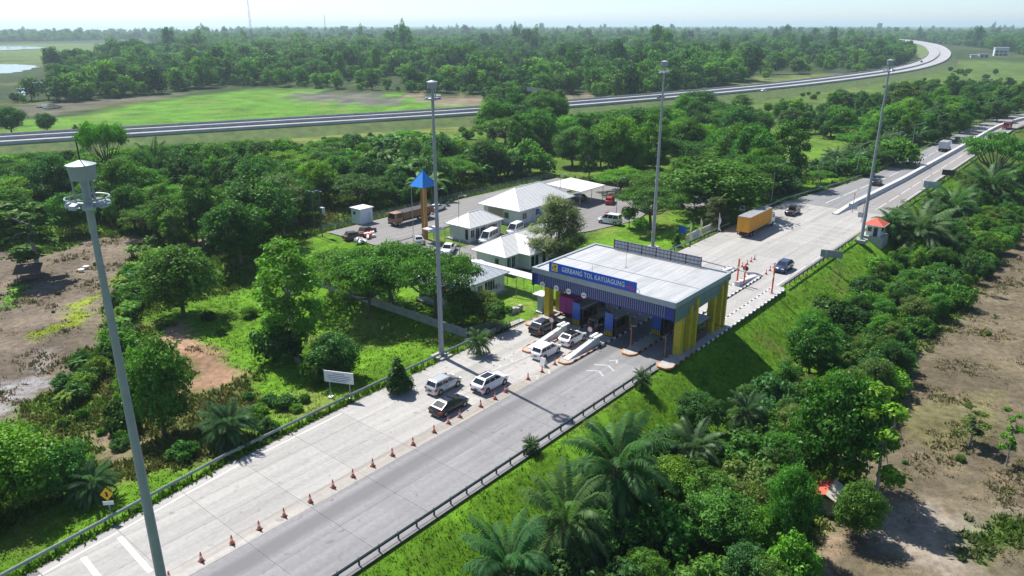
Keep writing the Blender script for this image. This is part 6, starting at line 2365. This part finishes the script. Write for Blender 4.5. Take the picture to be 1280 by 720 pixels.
# no two trees share a description unless nothing tells them apart
bylab = {}
for o in list(COL.objects):
    if o.parent is None and 'label' in o and o.name.split('.')[0] in list(NAMES.values()) + ['large_shrub']:
        w_ = o['label'].split()
        for drop in ('somewhat', 'middling', 'well', 'just', 'close,', 'small', 'large'):
            if len(w_) > 13 and drop in w_ and 'group' in o:
                w_.remove(drop)
        o['label'] = ' '.join(w_)
        bylab.setdefault(o['label'], []).append(o)
for lb_, os_ in bylab.items():
    if len(os_) < 2:
        continue
    os_.sort(key=lambda o: to_px(o.location.x, o.location.y, o.location.z)[0])
    for i, o in enumerate(os_):
        o['label'] = lb_ + ', ' + (('left one', 'right one')[i] if len(os_) == 2 else ORD[min(i, 23)] + ' from left')
        w_ = o['label'].split()
        for drop in ('green', 'broadleaf', 'loose', 'the'):
            if len(w_) > 16 and drop in w_:
                w_.remove(drop)
        o['label'] = ' '.join(w_)

# ------------------------------------------------------------------ grass and low growth
def grass_mat():
    m = bpy.data.materials.new('grass_blades')
    m.use_nodes = True
    nt = m.node_tree
    out = nt.nodes['Material Output']
    nt.nodes.remove(nt.nodes['Principled BSDF'])
    a = nod(nt, 'ShaderNodeAttribute', attribute_name='soil')
    d = nod(nt, 'ShaderNodeBsdfDiffuse', i_Color=a.outputs['Color'])
    t = nod(nt, 'ShaderNodeBsdfTranslucent', i_Color=a.outputs['Color'])
    mx = nod(nt, 'ShaderNodeMixShader', i_Fac=.35)
    nt.links.new(d.outputs[0], mx.inputs[1])
    nt.links.new(t.outputs[0], mx.inputs[2])
    nt.links.new(mx.outputs[0], out.inputs[0])
    return m


def grass(n, seed):
    rg = np.random.default_rng(seed)
    # denser near the camera: sample in polar range
    y = rg.uniform(0, 1, n) ** 1.5 * 175 + 34
    x = rg.uniform(-1, 1, n) * (y * .78 + 14)
    u, v = to_uv(x, y)
    le = np.interp(u, [-30, 12, 29, 45, 95, 172, 200, 225, 340], [-51.8, -57, -59, -59.6, -59.8, -59.8, -55.6, -53.4, -52.8])
    ok = (v < le - .15) | (v > -38.0)
    ok &= ~((u > 72.5) & (u < 112) & (v < -36.6) & (v > -61))
    ok &= ~((u > 84) & (u < 162) & (v < -76) & (v > -123))
    ok &= ~((u > 149) & (u < 159) & (v > -38.5) & (v < -32.5))
    col = ground_colour(x, y)
    green = col[:, 1] > col[:, 0] * 1.02
    ok &= green | (rg.uniform(size=n) < .35 + .4 * np.sin(x * .31 + 1.7 * np.sin(y * .23)) * np.sin(y * .37 + 1.3 * np.sin(x * .19)))
    keep_lawn = (u > 64) & (u < 150) & (v < -60) & (v > -120)
    x, y, col, u, v, lawn, green = x[ok], y[ok], col[ok], u[ok], v[ok], keep_lawn[ok], green[ok]
    n = len(x)
    z = hgt(x, y)
    lush = (col[:, 1] > .17)
    hh = np.where(lush, rg.uniform(.05, .18, n), rg.uniform(.12, .45, n))
    hh = np.where(lawn, hh * .45, hh)
    clump = np.sin(x * .31 + 1.7 * np.sin(y * .23)) * np.sin(y * .37 + 1.3 * np.sin(x * .19)) + .5 * np.sin(x * 1.3 + y * .7) * np.sin(y * 1.1 - x * .5)
    hh = np.where(green, hh, rg.uniform(.04, .12, n) + np.clip(clump, 0, 1) * rg.uniform(.05, .3, n))
    straw = np.where((rg.uniform(size=n) < .25 + .3 * clump)[:, None], np.array([.13, .14, .05]), np.array([.22, .18, .115]))
    col = np.where(green[:, None], col, straw)
    # rank growth under the left guardrail
    strip_ = (v < np.interp(u, [-30, 12, 29, 45, 95], [-51.8, -57, -59, -59.6, -59.8]) - .15) & (v > np.interp(u, [-30, 12, 29, 45, 95], [-51.8, -57, -59, -59.6, -59.8]) - 1.1) & (u < 74)
    hh = np.where(strip_, rg.uniform(.15, .5, n), hh)
    hh *= np.clip(.8 + y / 150, 1, 1.8)
    nb = 4
    V = np.empty((n, nb, 3, 3))
    for b in range(nb):
        a = rg.uniform(0, 6.28, n)
        w = hh * rg.uniform(.22, .45, n)
        ox, oy = rg.normal(0, .18, n), rg.normal(0, .18, n)
        ln = hh * rg.uniform(.2, .8, n)
        base = np.stack([x + ox, y + oy, z - .03], 1)
        tx = np.stack([np.cos(a), np.sin(a), np.zeros(n)], 1)
        V[:, b, 0] = base - tx * w[:, None]
        V[:, b, 1] = base + tx * w[:, None]
        V[:, b, 2] = base + np.stack([-np.sin(a) * ln, np.cos(a) * ln, hh * rg.uniform(.7, 1.2, n)], 1)
    V = V.reshape(-1, 3)
    m = len(V) // 3
    me = bpy.data.meshes.new('grass')
    me.vertices.add(len(V))
    me.vertices.foreach_set('co', V.astype(np.float32).ravel())
    me.loops.add(len(V))
    me.loops.foreach_set('vertex_index', np.arange(len(V), dtype=np.int32))
    me.polygons.add(m)
    me.polygons.foreach_set('loop_start', (np.arange(m) * 3).astype(np.int32))
    me.update(calc_edges=True)
    q = rg.uniform(.65, 1.5, n)[:, None]
    c = col * q * (1 + rg.uniform(-.12, .18, (n, 3)) * np.array([1, .4, .5]))
    c = np.repeat(c, nb * 3, axis=0)
    ca = me.color_attributes.new('soil', 'FLOAT_COLOR', 'POINT')
    ca.data.foreach_set('color', np.concatenate([c, np.ones((len(c), 1))], 1).astype(np.float32).ravel())
    me.materials.append(grass_mat())
    return tag(link('grass', me), 'rough green grass and weeds covering verges, slopes and open ground', 'grass', kind='stuff')


grass(190000, 5)

# ------------------------------------------------------------------ haze
hm = bpy.data.materials.new('haze')
hm.use_nodes = True
nt = hm.node_tree
nt.nodes.remove(nt.nodes['Principled BSDF'])
pv = nod(nt, 'ShaderNodeVolumePrincipled')
pv.inputs['Color'].default_value = (.72, .88, 1.0, 1)
pv.inputs['Density'].default_value = .00013
pv.inputs['Anisotropy'].default_value = .35
nt.links.new(pv.outputs[0], nt.nodes['Material Output'].inputs['Volume'])
tag(MB().box(-15500, 15500, -390, 15500, -12, 86).build('haze', hm), 'thin pale blue haze over the whole landscape', 'haze', kind='stuff')
